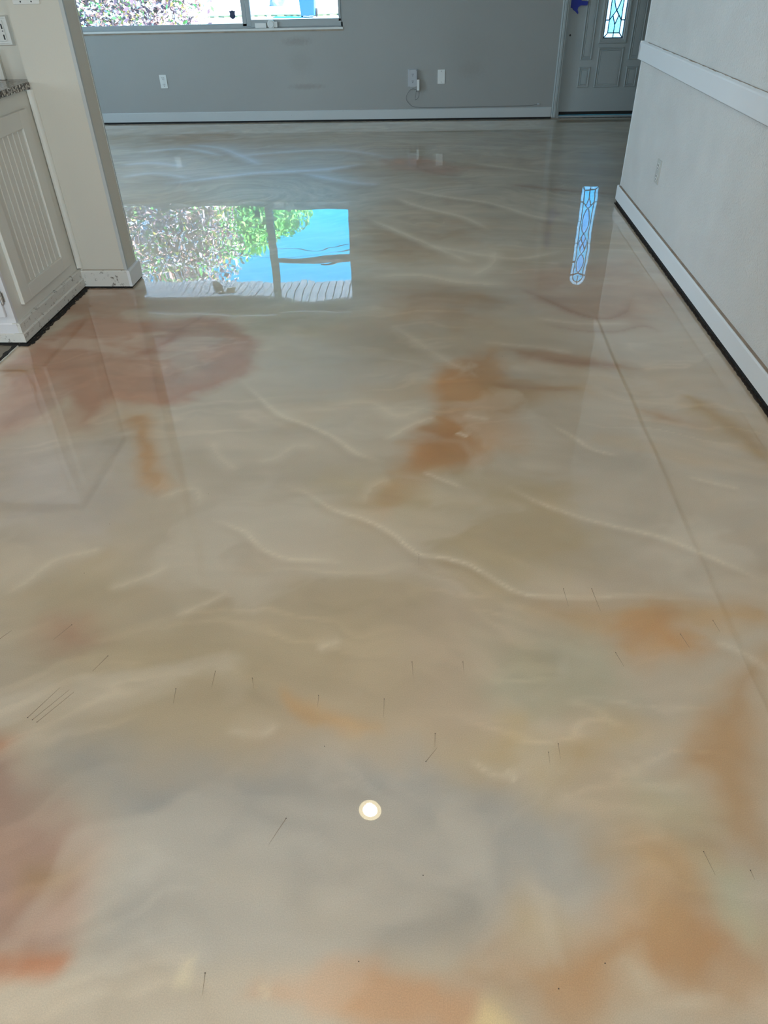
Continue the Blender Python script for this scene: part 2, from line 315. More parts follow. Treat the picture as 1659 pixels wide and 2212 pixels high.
VEINS = [
 ((205, 196, 178),0.012,0.8,[(-0.833, 2.797), (-0.695, 2.613), (-0.572, 2.464), (-0.49, 2.412), (-0.39, 2.345), (-0.31, 2.264), (-0.243, 2.187), (-0.147, 2.144)]),
 ((205, 196, 178),0.009,0.9,[(-0.512, 2.006), (-0.407, 1.954), (-0.301, 1.866), (-0.189, 1.808), (-0.096, 1.74), (-0.014, 1.654), (0.064, 1.635), (0.146, 1.596), (0.224, 1.529), (0.299, 1.484), (0.454, 1.476), (0.636, 1.486), (0.848, 1.469)]),
 ((205, 196, 178),0.01,0.7,[(-0.707, 1.805), (-0.587, 1.749), (-0.512, 1.671), (-0.43, 1.62), (-0.329, 1.608), (-0.243, 1.6)]),
 ((205, 196, 178),0.01,0.6,[(0.469, 2.448), (0.558, 2.332), (0.613, 2.253), (0.705, 2.209)]),
 ((205, 196, 178),0.009,0.6,[(-0.013, 2.089), (0.053, 2.048), (0.131, 1.995)]),
 ((205, 196, 178),0.011,0.7,[(0.274, 2.012), (0.361, 1.935), (0.485, 1.851), (0.607, 1.796), (0.727, 1.753), (0.833, 1.68), (0.909, 1.62), (0.989, 1.55)]),
 ((205, 196, 178),0.01,0.6,[(0.9, 2.083), (1.009, 2.031), (1.064, 2.011)]),
 ((205, 196, 178),0.03,0.5,[(-0.828, 2.285), (-0.762, 2.16), (-0.674, 2.072)]),
 ((205, 196, 178),0.025,0.5,[(-0.619, 2.133), (-0.539, 2.165), (-0.483, 2.244), (-0.394, 2.23)]),
 ((205, 196, 178),0.02,0.5,[(-0.907, 1.901), (-0.855, 1.942), (-0.794, 1.957), (-0.751, 1.854)]),
 ((205, 196, 178),0.02,0.5,[(-1.225, 1.423), (-1.17, 1.483), (-1.125, 1.577), (-1.027, 1.623), (-1.017, 1.656)]),
 ((205, 196, 178),0.02,0.5,[(-0.923, 1.462), (-0.84, 1.504), (-0.764, 1.577)]),
 ((205, 196, 178),0.015,0.5,[(-0.687, 1.359), (-0.62, 1.406), (-0.553, 1.465)]),
 ((205, 196, 178),0.03,0.5,[(-0.191, 3.372), (-0.049, 3.159), (0.079, 2.966), (0.179, 2.855)]),
 ((205, 196, 178),0.03,0.5,[(-0.414, 2.541), (-0.228, 2.582), (-0.11, 2.472), (0.047, 2.587)]),
 ((205, 196, 178),0.02,0.7,[(-0.155, 2.284), (-0.035, 2.421), (0.046, 2.475)]),
 ((205, 196, 178),0.02,0.7,[(0.147, 2.477), (0.254, 2.444)]),
 ((205, 196, 178),0.012,0.9,[(0.116, 2.355), (0.159, 2.323)]),
 ((205, 196, 178),0.03,0.5,[(-0.195, 1.894), (-0.171, 2.001), (-0.109, 2.044)]),
 ((205, 196, 178),0.012,0.5,[(0.768, 1.326), (0.827, 1.289), (0.875, 1.229)]),
 ((205, 196, 178),0.012,0.5,[(-0.472, 1.004), (-0.38, 0.989), (-0.342, 1.029)]),
 ((205, 196, 178),0.015,0.5,[(-0.283, 1.256), (-0.212, 1.291)]),
 ((205, 196, 178),0.012,0.6,[(0.19, 0.921), (0.208, 0.893)]),
 ((205, 196, 178),0.008,0.5,[(0.108, 0.947), (0.158, 0.908), (0.199, 0.904)]),
 ((132, 96, 74),0.03,0.8,[(0.468, 3.872), (0.619, 3.674), (0.758, 3.492), (0.884, 3.435), (1.004, 3.523), (1.066, 3.707)]),
 ((132, 96, 74),0.02,0.5,[(0.56, 3.377), (0.727, 3.296), (0.899, 3.282), (1.046, 3.353), (1.114, 3.273)]),
 ((205, 196, 178),0.02,0.5,[(0.524, 3.462), (0.74, 3.378), (1.008, 3.38)]),
 ((132, 96, 74),0.03,0.6,[(0.397, 3.055), (0.574, 2.972), (0.731, 2.938), (0.91, 2.931)]),
 ((205, 196, 178),0.02,0.5,[(0.255, 3.162), (0.487, 3.114), (0.667, 3.043)]),
 ((132, 96, 74),0.02,0.5,[(0.271, 2.729), (0.463, 2.712), (0.651, 2.695)]),
 ((132, 96, 74),0.012,0.5,[(-1.257, 3.254), (-1.163, 3.424), (-1.17, 3.454)]),
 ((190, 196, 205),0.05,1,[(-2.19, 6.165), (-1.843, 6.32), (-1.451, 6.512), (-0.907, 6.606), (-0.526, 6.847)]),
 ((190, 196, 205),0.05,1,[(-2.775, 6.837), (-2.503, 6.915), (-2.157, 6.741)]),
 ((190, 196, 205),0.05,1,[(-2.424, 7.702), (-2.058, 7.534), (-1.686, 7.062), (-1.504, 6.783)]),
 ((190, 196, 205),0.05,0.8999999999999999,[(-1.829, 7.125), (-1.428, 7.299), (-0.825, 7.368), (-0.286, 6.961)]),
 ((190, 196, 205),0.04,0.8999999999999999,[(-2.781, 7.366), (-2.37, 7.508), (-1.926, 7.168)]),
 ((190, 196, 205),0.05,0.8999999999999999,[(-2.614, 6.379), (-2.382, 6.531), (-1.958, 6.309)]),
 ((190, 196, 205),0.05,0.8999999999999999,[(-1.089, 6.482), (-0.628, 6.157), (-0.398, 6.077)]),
 ((205, 196, 178),0.03,0.8999999999999999,[(-0.362, 6.076), (0.111, 5.72), (0.445, 5.522), (0.739, 5.169), (0.95, 5.111)]),
 ((205, 196, 178),0.035,1,[(-0.443, 5.193), (-0.14, 4.773), (0.097, 4.451), (0.257, 4.243)]),
 ((205, 196, 178),0.03,0.8999999999999999,[(-0.273, 5.73), (-0.093, 5.475), (0.233, 5.179), (0.404, 4.863)]),
 ((205, 196, 178),0.03,0.75,[(-0.018, 4.585), (0.21, 4.45), (0.535, 4.322), (0.83, 4.488)]),
 ((205, 196, 178),0.05,0.75,[(-0.328, 4.016), (-0.066, 4.052), (0.193, 3.928), (0.471, 3.907)]),
 ((205, 196, 178),0.04,0.75,[(0.248, 4.014), (0.379, 4.242), (0.409, 4.492)]),
 ((205, 196, 178),0.04,0.75,[(0.286, 6.846), (0.849, 6.488), (1.385, 6.311)]),
 ((132, 96, 74),0.04,0.75,[(-0.241, 6.87), (0.043, 6.439), (0.27, 6.352)]),
 ((132, 96, 74),0.04,0.75,[(0.622, 6.044), (0.96, 5.894), (1.385, 5.749)]),
]
SPECKS = [(-0.2219, 0.9675, 9.0, 9.0),(-0.2543, 1.1113, -0.2517, 1.0726),(-0.741, 1.9398, 9.0, 9.0),(-1.0247, 1.767, 9.0, 9.0),(-0.8291, 1.2167, -0.8506, 1.1647),(0.3412, 0.5396, 9.0, 9.0),(0.2522, 0.4948, 9.0, 9.0),(0.659, 0.7209, 0.6609, 0.703),(0.3414, 3.016, 9.0, 9.0),(1.1621, 3.1209, 9.0, 9.0),(-1.0175, 1.5322, 9.0, 9.0),(-0.105, 0.5215, 9.0, 9.0),(0.0104, 0.6818, 9.0, 9.0),(0.3191, 0.9957, 0.3189, 0.9558),(-0.0136, 1.6476, -0.0139, 1.5808),(-0.617, 1.1173, -0.611, 1.0723),(-0.0904, 1.1064, -0.0893, 1.0455),(0.0349, 1.0117, 0.0337, 0.9742),(-0.0247, 1.2261, -0.0198, 1.1662),(0.4034, 1.5117, 0.4076, 1.4415),(0.4838, 1.5144, 0.4929, 1.4265),(-0.5308, 1.1767, -0.5277, 1.125),(-0.4303, 1.158, -0.4195, 1.122),(-0.9706, 1.3228, -0.9996, 1.2673),(-0.9417, 1.0117, -0.8872, 1.104),(-0.9274, 1.0056, -0.8725, 1.0974),(-0.9561, 1.0178, -0.9139, 1.1102),(-1.1479, 1.2653, -1.1302, 1.2964),(-0.382, 0.4895, -0.3781, 0.4546),(-0.2827, 0.7884, -0.3099, 0.7298),(0.578, 0.7546, 0.587, 0.7086),(0.6895, 1.3478, 0.7004, 1.2997),(0.7902, 1.4019, 0.7958, 1.3599),(0.5051, 1.2768, 0.5171, 1.231),(0.1069, 1.231, 0.1093, 1.1933),(0.0137, 0.9373, 0.0401, 0.9745),(0.294, 0.9727, 0.2934, 0.9429)]
CORD_LOOP = [(-0.1394, 0.2836), (-0.1306, 0.2488), (-0.1483, 0.2084), (-0.1747, 0.1978), (-0.1666, 0.2492), (-0.1628, 0.2783)]
CORD_RUN = [(-0.1614, 0.2917), (-0.2111, 0.2976), (-0.2534, 0.2613), (-0.27, 0.2174), (-0.2595, 0.18), (-0.2107, 0.1374), (-0.1552, 0.1242), (-0.0191, 0.1189), (0.2145, 0.1191), (0.5445, 0.1206), (0.8432, 0.1221), (1.0414, 0.1249), (1.1444, 0.1332)]

# ================================================================== FLOOR: poured metallic epoxy
def hash2(ix, iy, s):
    h = (ix * 374761393 + iy * 668265263 + s * 1442695041) & 0xffffffff
    h = ((h ^ (h >> 13)) * 1274126177) & 0xffffffff
    return ((h ^ (h >> 16)) & 0xffff) / 65535.0
def vnoise(x, y, s=0):
    ix = np.floor(x).astype(np.int64); iy = np.floor(y).astype(np.int64); fx = x - ix; fy = y - iy
    fx = fx * fx * (3 - 2 * fx); fy = fy * fy * (3 - 2 * fy)
    a = hash2(ix, iy, s); b = hash2(ix + 1, iy, s); c = hash2(ix, iy + 1, s); d = hash2(ix + 1, iy + 1, s)
    return (a * (1 - fx) + b * fx) * (1 - fy) + (c * (1 - fx) + d * fx) * fy
def fbm(x, y, s=0, o=4):
    t = 0; a = .5
    for i in range(o):
        t = t + a * vnoise(x, y, s + i * 17); x = x * 2.03 + 3.1; y = y * 2.03 + 1.7; a *= .5
    return t / (1 - .5 ** o)

def pigment(X, Y):
    # slow flow of the pour bends every patch and vein
    wx = X + .14 * (fbm(X * 2.2, Y * 2.2, 5) - .5) + .06 * (fbm(X * 7, Y * 7, 9) - .5)
    wy = Y + .18 * (fbm(X * 2.2, Y * 2.2, 31) - .5) + .06 * (fbm(X * 7, Y * 7, 41) - .5)
    base = np.array(lin((168, 158, 142)))
    C = np.ones((len(X), 3)) * base
    # broad drifting tones
    f = fbm(wx * 1.3 + 7, wy * 1.6, 77)[:, None]
    C = C * (1 + .16 * (f - .5)) * np.where(f > .5, 1, 1) 
    g = np.clip((fbm(wx * 1.1, wy * 1.5 + 9, 101) - .52) * 5, 0, 1)[:, None]
    C = C * (1 - .35 * g) + np.array(lin((160, 138, 112))) * .35 * g
    g = np.clip((fbm(wx * 1.6 + 5, wy * 2.4 + 2, 151) - .56) * 6, 0, 1)[:, None]
    C = C * (1 - .3 * g) + np.array(lin((168, 166, 160))) * .3 * g
    for col, soft, k, poly in PATCHES:
        P = np.array(poly); n = len(P)
        pad = soft * 3 + .1
        s = (wx > P[:, 0].min() - pad) & (wx < P[:, 0].max() + pad) & (wy > P[:, 1].min() - pad) & (wy < P[:, 1].max() + pad)
        if not s.any(): continue
        x = wx[s]; y = wy[s]; d = np.full(x.shape, 1e9); ins = np.zeros(x.shape, bool)
        for i in range(n):
            a = P[i]; b = P[(i + 1) % n]; e = b - a; L = e @ e + 1e-12
            t = np.clip(((x - a[0]) * e[0] + (y - a[1]) * e[1]) / L, 0, 1)
            d = np.minimum(d, (x - a[0] - t * e[0]) ** 2 + (y - a[1] - t * e[1]) ** 2)
            c = ((a[1] > y) != (b[1] > y))
            if abs(b[1] - a[1]) > 1e-9:
                ins ^= c & (x < (b[0] - a[0]) * (y - a[1]) / (b[1] - a[1]) + a[0])
        d = np.sqrt(d); sd = np.where(ins, d, -d)
        # pigment edges feather unevenly
        sf = soft * (.7 + 2.4 * fbm(x * 3, y * 3, 211) ** 1.5)
        sd = sd + soft * 1.5 * (fbm(x * 9, y * 12, 217) - .5) + .05 * (fbm(x * 3.5, y * 3.5, 223) - .5)
        w = np.clip(.5 + sd / (2 * sf), 0, 1); w = w * w * (3 - 2 * w)
        inner = .68 + .6 * fbm(x * 3.3 + 1.5 * fbm(x * 2, y * 2, 19), y * 5.1, 7)
        w = (w * k * inner)[:, None].clip(0, .95)
        tone = 1 + .22 * (fbm(x * 5, y * 8, 23) - .5)[:, None]
        C[s] = C[s] * (1 - w) + np.array(lin(col)) * tone * w
    # marbled swirls: noise bent by noise
    q1 = fbm(X * 1.5, Y * 1.9, 601); q2 = fbm(X * 1.5 + 5.2, Y * 1.9 + 1.3, 611)
    sw = fbm(X * 1.7 + 2.6 * q1, Y * 2.6 + 2.6 * q2, 621, 5)
    C = C * (1 + .34 * (sw - .5))[:, None]
    tan = np.clip((fbm(X * 1.4 + 2.4 * q2, Y * 2.2 + 2.0 * q1, 641, 5) - .55) * 6, 0, 1)[:, None] * .35
    C = C * (1 - tan) + C * np.array([1.0, .86, .68]) * tan
    pale = np.clip((fbm(X * 1.8 + 3.2 * q1, Y * 3.0 - 2.4 * q2, 661, 5) - .60) * 8, 0, 1)[:, None] * .28
    C = C * (1 - pale) + np.array(lin((196, 190, 178))) * pale
    # fine silky streaks running with the flow
    ang = -.55 + 1.1 * fbm(X * .7, Y * .7, 301)
    u = wx * np.cos(ang) + wy * np.sin(ang); v = -wx * np.sin(ang) + wy * np.cos(ang)
    r = 1 - np.abs(2 * fbm(u * 1.6, v * 6.5, 401, 4) - 1)
    r = np.clip((r - .88) * 8, 0, 1) * np.clip((fbm(X * 2, Y * 2, 499) - .45) * 5, 0, 1)
    C = C * (1 + .15 * r[:, None])
    C = C * (1 + (.16 + .22 * np.clip((Y - 3.5) / 2, 0, 1)) * (fbm(u * 3, v * 14, 551, 3) - .5))[:, None]
    wx2 = X + .02 * (fbm(X * 5, Y * 5, 61) - .5); wy2 = Y + .02 * (fbm(X * 5, Y * 5, 71) - .5)
    for col, wd, k, poly in VEINS:
        pl = smooth_path([(p[0], p[1], 0) for p in poly], 5); P = np.array([(p.x, p.y) for p in pl]); pad = wd * 7
        s = (wx2 > P[:, 0].min() - pad) & (wx2 < P[:, 0].max() + pad) & (wy2 > P[:, 1].min() - pad) & (wy2 < P[:, 1].max() + pad)
        if not s.any(): continue
        x = wx2[s]; y = wy2[s]; d = np.full(x.shape, 1e9); sg = np.zeros(x.shape); tt = np.zeros(x.shape); n = len(P) - 1
        for i in range(n):
            a = P[i]; b = P[i + 1]; e = b - a; L = e @ e + 1e-12
            t = np.clip(((x - a[0]) * e[0] + (y - a[1]) * e[1]) / L, 0, 1)
            dd = (x - a[0] - t * e[0]) ** 2 + (y - a[1] - t * e[1]) ** 2
            m = dd < d; d[m] = dd[m]; sg[m] = np.sign(e[0] * (y - a[1]) - e[1] * (x - a[0]))[m]; tt[m] = ((i + t) / n)[m]
        d = np.sqrt(d) / wd
        end = np.clip(np.minimum(tt, 1 - tt) * 5, 0, 1) * (.6 + .8 * fbm(x * 4, y * 4, 13)).clip(0, 1)
        w = np.where(sg > 0, np.exp(-(d / 3.2) ** 1.1) * .42, 0) + np.exp(-d ** 2) * .55
        w = (w.clip(0, 1) * k * end * .8)[:, None]
        C[s] = C[s] * (1 - w) + np.array(lin(col)) * w
        if sum(col) > 500:        # the lee side of a bright vein carries the settled tan pigment
            w = (np.where(sg < 0, np.exp(-((d - 2.2) / 1.6) ** 2), 0) * .22 * k * end)[:, None]
            C[s] = C[s] * (1 - w) + np.array(lin((150, 128, 100))) * w
    return C * np.array([1.075, 1.01, .945])

def floor_mesh():
    xs = np.concatenate([np.arange(-6, -2.2, .06), np.arange(-2.2, 1.4, .011), np.arange(1.4, 3.41, .05)])
    ys = np.concatenate([np.arange(-3.5, .35, .1), np.arange(.35, 3.0, .011), np.arange(3.0, 5.5, .016), np.arange(5.5, 9.02, .022)])
    nx, ny = len(xs), len(ys); X, Y = np.meshgrid(xs, ys); X = X.ravel(); Y = Y.ravel()
    me = bpy.data.meshes.new('floor'); me.vertices.add(nx * ny)
    me.vertices.foreach_set('co', np.column_stack([X, Y, np.zeros_like(X)]).ravel().astype(np.float32))
    i = np.arange((nx - 1) * (ny - 1)); r = i // (nx - 1); c = i % (nx - 1); a = r * nx + c
    idx = np.column_stack([a, a + 1, a + nx + 1, a + nx]).ravel().astype(np.int32); nf = len(i)
    me.loops.add(nf * 4); me.loops.foreach_set('vertex_index', idx)
    me.polygons.add(nf); me.polygons.foreach_set('loop_start', (np.arange(nf) * 4).astype(np.int32))
    me.update(calc_edges=True)
    at = me.color_attributes.new('pigment', 'FLOAT_COLOR', 'POINT')
    C = pigment(X, Y); at.data.foreach_set('color', np.column_stack([C, np.ones(len(C))]).ravel().astype(np.float32))
    return me

FM = bpy.data.materials.new('metallic_epoxy'); FM.use_nodes = True
n, l = FM.node_tree.nodes, FM.node_tree.links
b = n['Principled BSDF']
ca = n.new('ShaderNodeVertexColor'); ca.layer_name = 'pigment'
tc = n.new('ShaderNodeTexCoord')
fl = n.new('ShaderNodeTexNoise'); fl.inputs['Scale'].default_value = 420; fl.inputs['Detail'].default_value = 2
l.new(tc.outputs['Object'], fl.inputs['Vector'])
mr = n.new('ShaderNodeMapRange'); mr.inputs[1].default_value = .25; mr.inputs[2].default_value = .75; mr.inputs[3].default_value = FLOOR_GAIN * .90; mr.inputs[4].default_value = FLOOR_GAIN * 1.10
l.new(fl.outputs['Fac'], mr.inputs[0])
mu = n.new('ShaderNodeVectorMath'); mu.operation = 'SCALE'; l.new(ca.outputs[0], mu.inputs[0]); l.new(mr.outputs[0], mu.inputs['Scale'])
l.new(mu.outputs[0], b.inputs['Base Color'])
b.inputs['Roughness'].default_value = .46; b.inputs['Metallic'].default_value = .2
b.inputs['Coat Weight'].default_value = 1.0; b.inputs['Coat Roughness'].default_value = 0; b.inputs['Coat IOR'].default_value = 1.58
# the self-levelled surface still undulates a little
wv = n.new('ShaderNodeTexNoise'); wv.inputs['Scale'].default_value = 2.3; wv.inputs['Detail'].default_value = 1.5
l.new(tc.outputs['Object'], wv.inputs['Vector'])
bp = n.new('ShaderNodeBump'); bp.inputs['Strength'].default_value = 1; bp.inputs['Distance'].default_value = .0016
l.new(wv.outputs['Fac'], bp.inputs['Height']); l.new(bp.outputs[0], b.inputs['Coat Normal'])
fme = floor_mesh(); fme.materials.append(FM)
floor = bpy.data.objects.new('floor', fme); COL.objects.link(floor); struct(floor)

# older kitchen floor left of the pour, with the ragged edge between
M['kitchen_floor'] = mat('old_kitchen_floor', lin((118, 108, 92)), .35, bump=.2, bscale=30, vary=.15, vscale=4)
kf = MB().box(-6, -1.985, -3.5, 3.15, -.02, .003).build('floor', M['kitchen_floor']); struct(kf)
rng = random.Random(3)
def ragged(pts_fn, n, w0, w1, z0, z1):
    """thin crust of residue along a line: pts_fn(t) -> (x, y), normal"""
    m = MB(); bmv = m.bm; L = []; R = []
    for i in range(n + 1):
        (x, y), (nx_, ny_) = pts_fn(i / n)
        a = rng.uniform(*w0); b_ = rng.uniform(*w1)
        L.append((x - nx_ * a, y - ny_ * a)); R.append((x + nx_ * b_, y + ny_ * b_))
    tl = [bmv.verts.new((*p, z1)) for p in L]; tr = [bmv.verts.new((*p, z1)) for p in R]
    bl = [bmv.verts.new((*p, z0)) for p in L]; br = [bmv.verts.new((*p, z0)) for p in R]
    for i in range(n):
        bmv.faces.new((tl[i], tl[i + 1], tr[i + 1], tr[i])); bmv.faces.new((bl[i], br[i], br[i + 1], bl[i + 1]))
        bmv.faces.new((tl[i], bl[i], bl[i + 1], tl[i + 1])); bmv.faces.new((tr[i], tr[i + 1], br[i + 1], br[i]))
    return m
struct(ragged(lambda t: ((-1.975, .3 + t * 2.84), (1, 0)), 150, (.002, .016), (.002, .014), 0, .0055).build('trim_1', M['gap']))
struct(ragged(lambda t: ((-1.962, .3 + t * 2.84), (1, 0)), 120, (.0, .004), (.001, .006), 0, .0045).build('trim_1', M['worn']))

# ================================================================== SHELL
YF = 8.88; XR = 1.35; CEIL = 2.44
W0, W1, WZ0, WZ1 = -4.95, -.925, .862, 2.31          # window opening
D0, D1, DZ = 1.375, 2.335, 2.20                      # door opening
m = MB()
m.box(-6.1, W0, YF, YF + .16, 0, CEIL); m.box(W0, W1, YF, YF + .16, 0, WZ0); m.box(W0, W1, YF, YF + .16, WZ1, CEIL)
m.box(W1, D0, YF, YF + .16, 0, CEIL); m.box(D0, D1, YF, YF + .16, DZ, CEIL); m.box(D1, 3.5, YF, YF + .16, 0, CEIL)
# smudges left by furniture on the far wall
WM = mat('far_wall_paint', (.33, .33, .315), .6, bump=.25, bscale=140, vary=.05, vscale=1.1)
n, l = WM.node_tree.nodes, WM.node_tree.links; b = n['Principled BSDF']; src = b.inputs['Base Color'].links[0].from_socket
tc = n.new('ShaderNodeTexCoord'); nz = n.new('ShaderNodeTexNoise'); nz.inputs['Scale'].default_value = 40; nz.inputs['Detail'].default_value = 5; l.new(tc.outputs['Object'], nz.inputs['Vector'])
for cx_, cz_, sx_, sz_, k_ in ((-1.42, .745, .20, .05, .30), (-1.35, .335, .25, .035, .32), (-1.40, .55, .16, .16, .12), (.42, .47, .17, .10, .12), (.40, .62, .35, .30, .07)):
    mp = n.new('ShaderNodeMapping'); mp.vector_type = 'POINT'; mp.inputs['Location'].default_value = (-cx_ / sx_, 0, -cz_ / sz_); mp.inputs['Scale'].default_value = (1 / sx_, 0, 1 / sz_)
    l.new(tc.outputs['Object'], mp.inputs[0]); ln = n.new('ShaderNodeVectorMath'); ln.operation = 'LENGTH'; l.new(mp.outputs[0], ln.inputs[0])
    ad = n.new('ShaderNodeMath'); ad.operation = 'MULTIPLY_ADD'; l.new(nz.outputs['Fac'], ad.inputs[0]); ad.inputs[1].default_value = .9; l.new(ln.outputs['Value'], ad.inputs[2])
    r = n.new('ShaderNodeMapRange'); r.interpolation_type = 'SMOOTHSTEP'; r.inputs[1].default_value = .6; r.inputs[2].default_value = 1.55; r.inputs[3].default_value = k_; r.inputs[4].default_value = 0
    l.new(ad.outputs[0], r.inputs[0]); x = n.new('ShaderNodeMix'); x.data_type = 'RGBA'; x.inputs[7].default_value = (.17, .14, .11, 1)
    l.new(r.outputs[0], x.inputs[0]); l.new(src, x.inputs[6]); src = x.outputs[2]
l.new(src, b.inputs['Base Color'])
struct(m.build('wall_far', WM))
struct(MB().box(-6.1, 3.5, -3.6, 9.04, CEIL, CEIL + .12).build('ceiling', M['ceiling']))
# left wall of the living room and kitchen with two window openings
m = MB(); x0, x1 = -6.1, -6.0
for y0, y1, z0, z1 in ((-3.6, -.2, 0, CEIL), (-.2, 1.4, 0, 1.05), (-.2, 1.4, 2.15, CEIL), (1.4, 4.4, 0, CEIL), (4.4, 6.6, 0, .6), (4.4, 6.6, 2.3, CEIL), (6.6, 8.88, 0, CEIL)):
    m.box(x0, x1, y0, y1, z0, z1)
struct(m.build('wall_left', M['wall']))
m = MB(); m.box(-6, -1.9, -3.6, -3.5, 0, CEIL); m.box(.7, 3.5, -3.6, -3.5, 0, CEIL); m.box(-1.9, .7, -3.6, -3.5, 2.2, CEIL)
struct(m.build('wall_back', M['side_wall']))
struct(MB().box(3.4, 3.5, -3.5, 8.88, 0, CEIL).build('wall_entry', M['wall']))
struct(MB().box(XR, XR + .115, -3.5, 5.52, 0, CEIL).build('wall_right', M['side_wall']))
struct(MB().box(XR + .115, 3.4, 3.2, 3.3, 0, CEIL).build('wall_closet', M['wall']))
# pier between kitchen and living room
PX0, PX1, PY0, PY1 = -1.93, -1.668, 3.872, 4.02
m = MB(); m.prism([(PX0, PY0), (PX1 - .012, PY0), (PX1 - .004, PY0 + .003), (PX1, PY0 + .012), (PX1, PY1 - .004), (PX1 - .006, PY1), (PX0, PY1)], 'z', 0, CEIL)
struct(m.build('wall_pier', M['pier_wall']))
struct(MB().box(-6, PX0, 3.965, 4.02, 0, CEIL).build('wall_kitchen', M['pier_wall']))
# metal corner beads
struct(MB().box(PX1 - .016, PX1 + .0015, PY0 - .0025, PY0 + .014, .098, CEIL, .0012).build('trim_2', M['trim']))
struct(MB().box(PX1 - .014, PX1 + .002, PY1 - .012, PY1 + .0015, .098, CEIL, .0012).build('trim_2', M['trim']))
struct(MB().box(XR - .0015, XR + .012, 5.508, 5.5215, .112, CEIL, .0012).build('trim_2', M['trim_clean']))

# ------------------------------------------------------------------ baseboards (raised off the floor, dark gap beneath)
def base_prof(t, z0, z1):                # (depth, z) profile with a small eased top
    return [(0, z0), (t, z0), (t, z1 - .008), (t - .003, z1 - .002), (t - .006, z1), (0, z1)]
# far wall
m = MB(); m.prism([(YF - d, z) for d, z in base_prof(.014, .016, .108)], 'x', -6, 1.298); struct(m.build('baseboard_far', M['trim']))
struct(ragged(lambda t: ((-6 + t * 7.3, YF - .016), (0, -1)), 260, (-.012, -.008), (.006, .022), 0, .0035).build('trim_3', M['gap']))
struct(MB().box(-6, 1.30, YF - .010, YF + .01, .0, .018).build('trim_3', M['gap']))  # black filler strip, paints in the shade of the gap
# right wall
m = MB(); m.prism([(XR - d, z) for d, z in [(0, .026), (.016, .026), (.016, .108), (.013, .116), (.008, .121), (0, .121)]], 'y', -3.5, 5.522)
struct(m.build('baseboard_right', M['trim_clean']))
m = MB(); m.prism([(5.52 + d, z) for d, z in [(0, .026), (.016, .026), (.016, .110), (.008, .121), (0, .121)]], 'x', XR - .016, XR + .131)
struct(m.build('baseboard_right', M['trim_clean']))
struct(MB().box(XR - .008, XR + .01, -3.5, 5.524, 0, .028).build('trim_4', M['gap']))  # dark strip behind the raised board, standing in for gap shade
struct(ragged(lambda t: ((XR - .008, .8 + t * 4.72), (-1, 0)), 320, (-.004, -.002), (.014, .0185), 0, .0028).build('trim_4', M['brown_gap']))
# crust of old adhesive along the cabinet toe and its corner
struct(ragged(lambda t: ((-1.920, 3.10 + t * .77), (1, 0)), 60, (.0, .002), (.006, .024), 0, .004).build('trim_12', M['gap']))
struct(ragged(lambda t: ((-1.905, 3.12 + t * .7), (1, 0)), 40, (.0, .004), (.000, .014), 0, .002).build('trim_12', M['brown_gap']))
struct(ragged(lambda t: ((-2.6 + t * .69, 3.112), (0, -1)), 40, (.0, .002), (.004, .014), 0, .006).build('trim_12', M['gap']))
# dusty caulk line on top of the right baseboard
struct(MB().box(XR - .0135, XR + .001, -3.5, 5.5, .1195, .1222).build('trim_5', M['dust']))
# pier
m = MB(); m.prism([(PY0 - d, z) for d, z in base_prof(.014, .010, .098)], 'x', PX0 - .0, PX1 - .0005); struct(m.build('baseboard_pier', M['worn']))
m = MB(); m.prism([(PX1 + d, z) for d, z in base_prof(.016, .010, .098)], 'y', PY0 - .0145, PY1 + .0138); struct(m.build('baseboard_pier', M['trim_clean']))
m = MB(); m.prism([(PY1 + d, z) for d, z in base_prof(.014, .010, .098)], 'x', -6, PX1); struct(m.build('baseboard_pier', M['trim']))
struct(MB().box(PX0, PX1 + .010, PY0 - .010, PY1 + .010, 0, .012).build('trim_6', M['gap']))  # black block under the pier boards as painted gap shade
struct(ragged(lambda t: ((PX0 + t * .28, PY0 - .014), (0, -1)), 30, (-.004, 0), (.001, .006), 0, .002).build('trim_6', M['gap']))
struct(MB().box(PX0 + .01, PX1 - .01, PY0 - .0075, PY0 + .002, .0968, .0995).build('trim_6', M['dust']))

# ------------------------------------------------------------------ chair rail on the right wall (wraps the corner)
cr = [(0, .880), (.020, .880), (.022, .884), (.022, .965), (.019, .972), (.010, .980), (0, .980)]
m = MB(); m.prism([(XR - d, z) for d, z in cr], 'y', -3.5, 5.525)
m.prism([(5.518 + d, z) for d, z in cr], 'x', XR - .022, XR + .137)
struct(m.build('trim_7', M['trim_clean']))
struct(MB().box(XR - .0195, XR + .001, -3.5, 5.52, .8788, .8803).build('trim_7', M['rail_shade']))  # brown strip added to deepen the shaded rail underside in the floor reflection
struct(ragged(lambda t: ((XR - .004, 1.0 + t * 4.4), (-1, 0)), 90, (-.004, 0), (.001, .008), .978, .9815).build('trim_7', M['dust']))

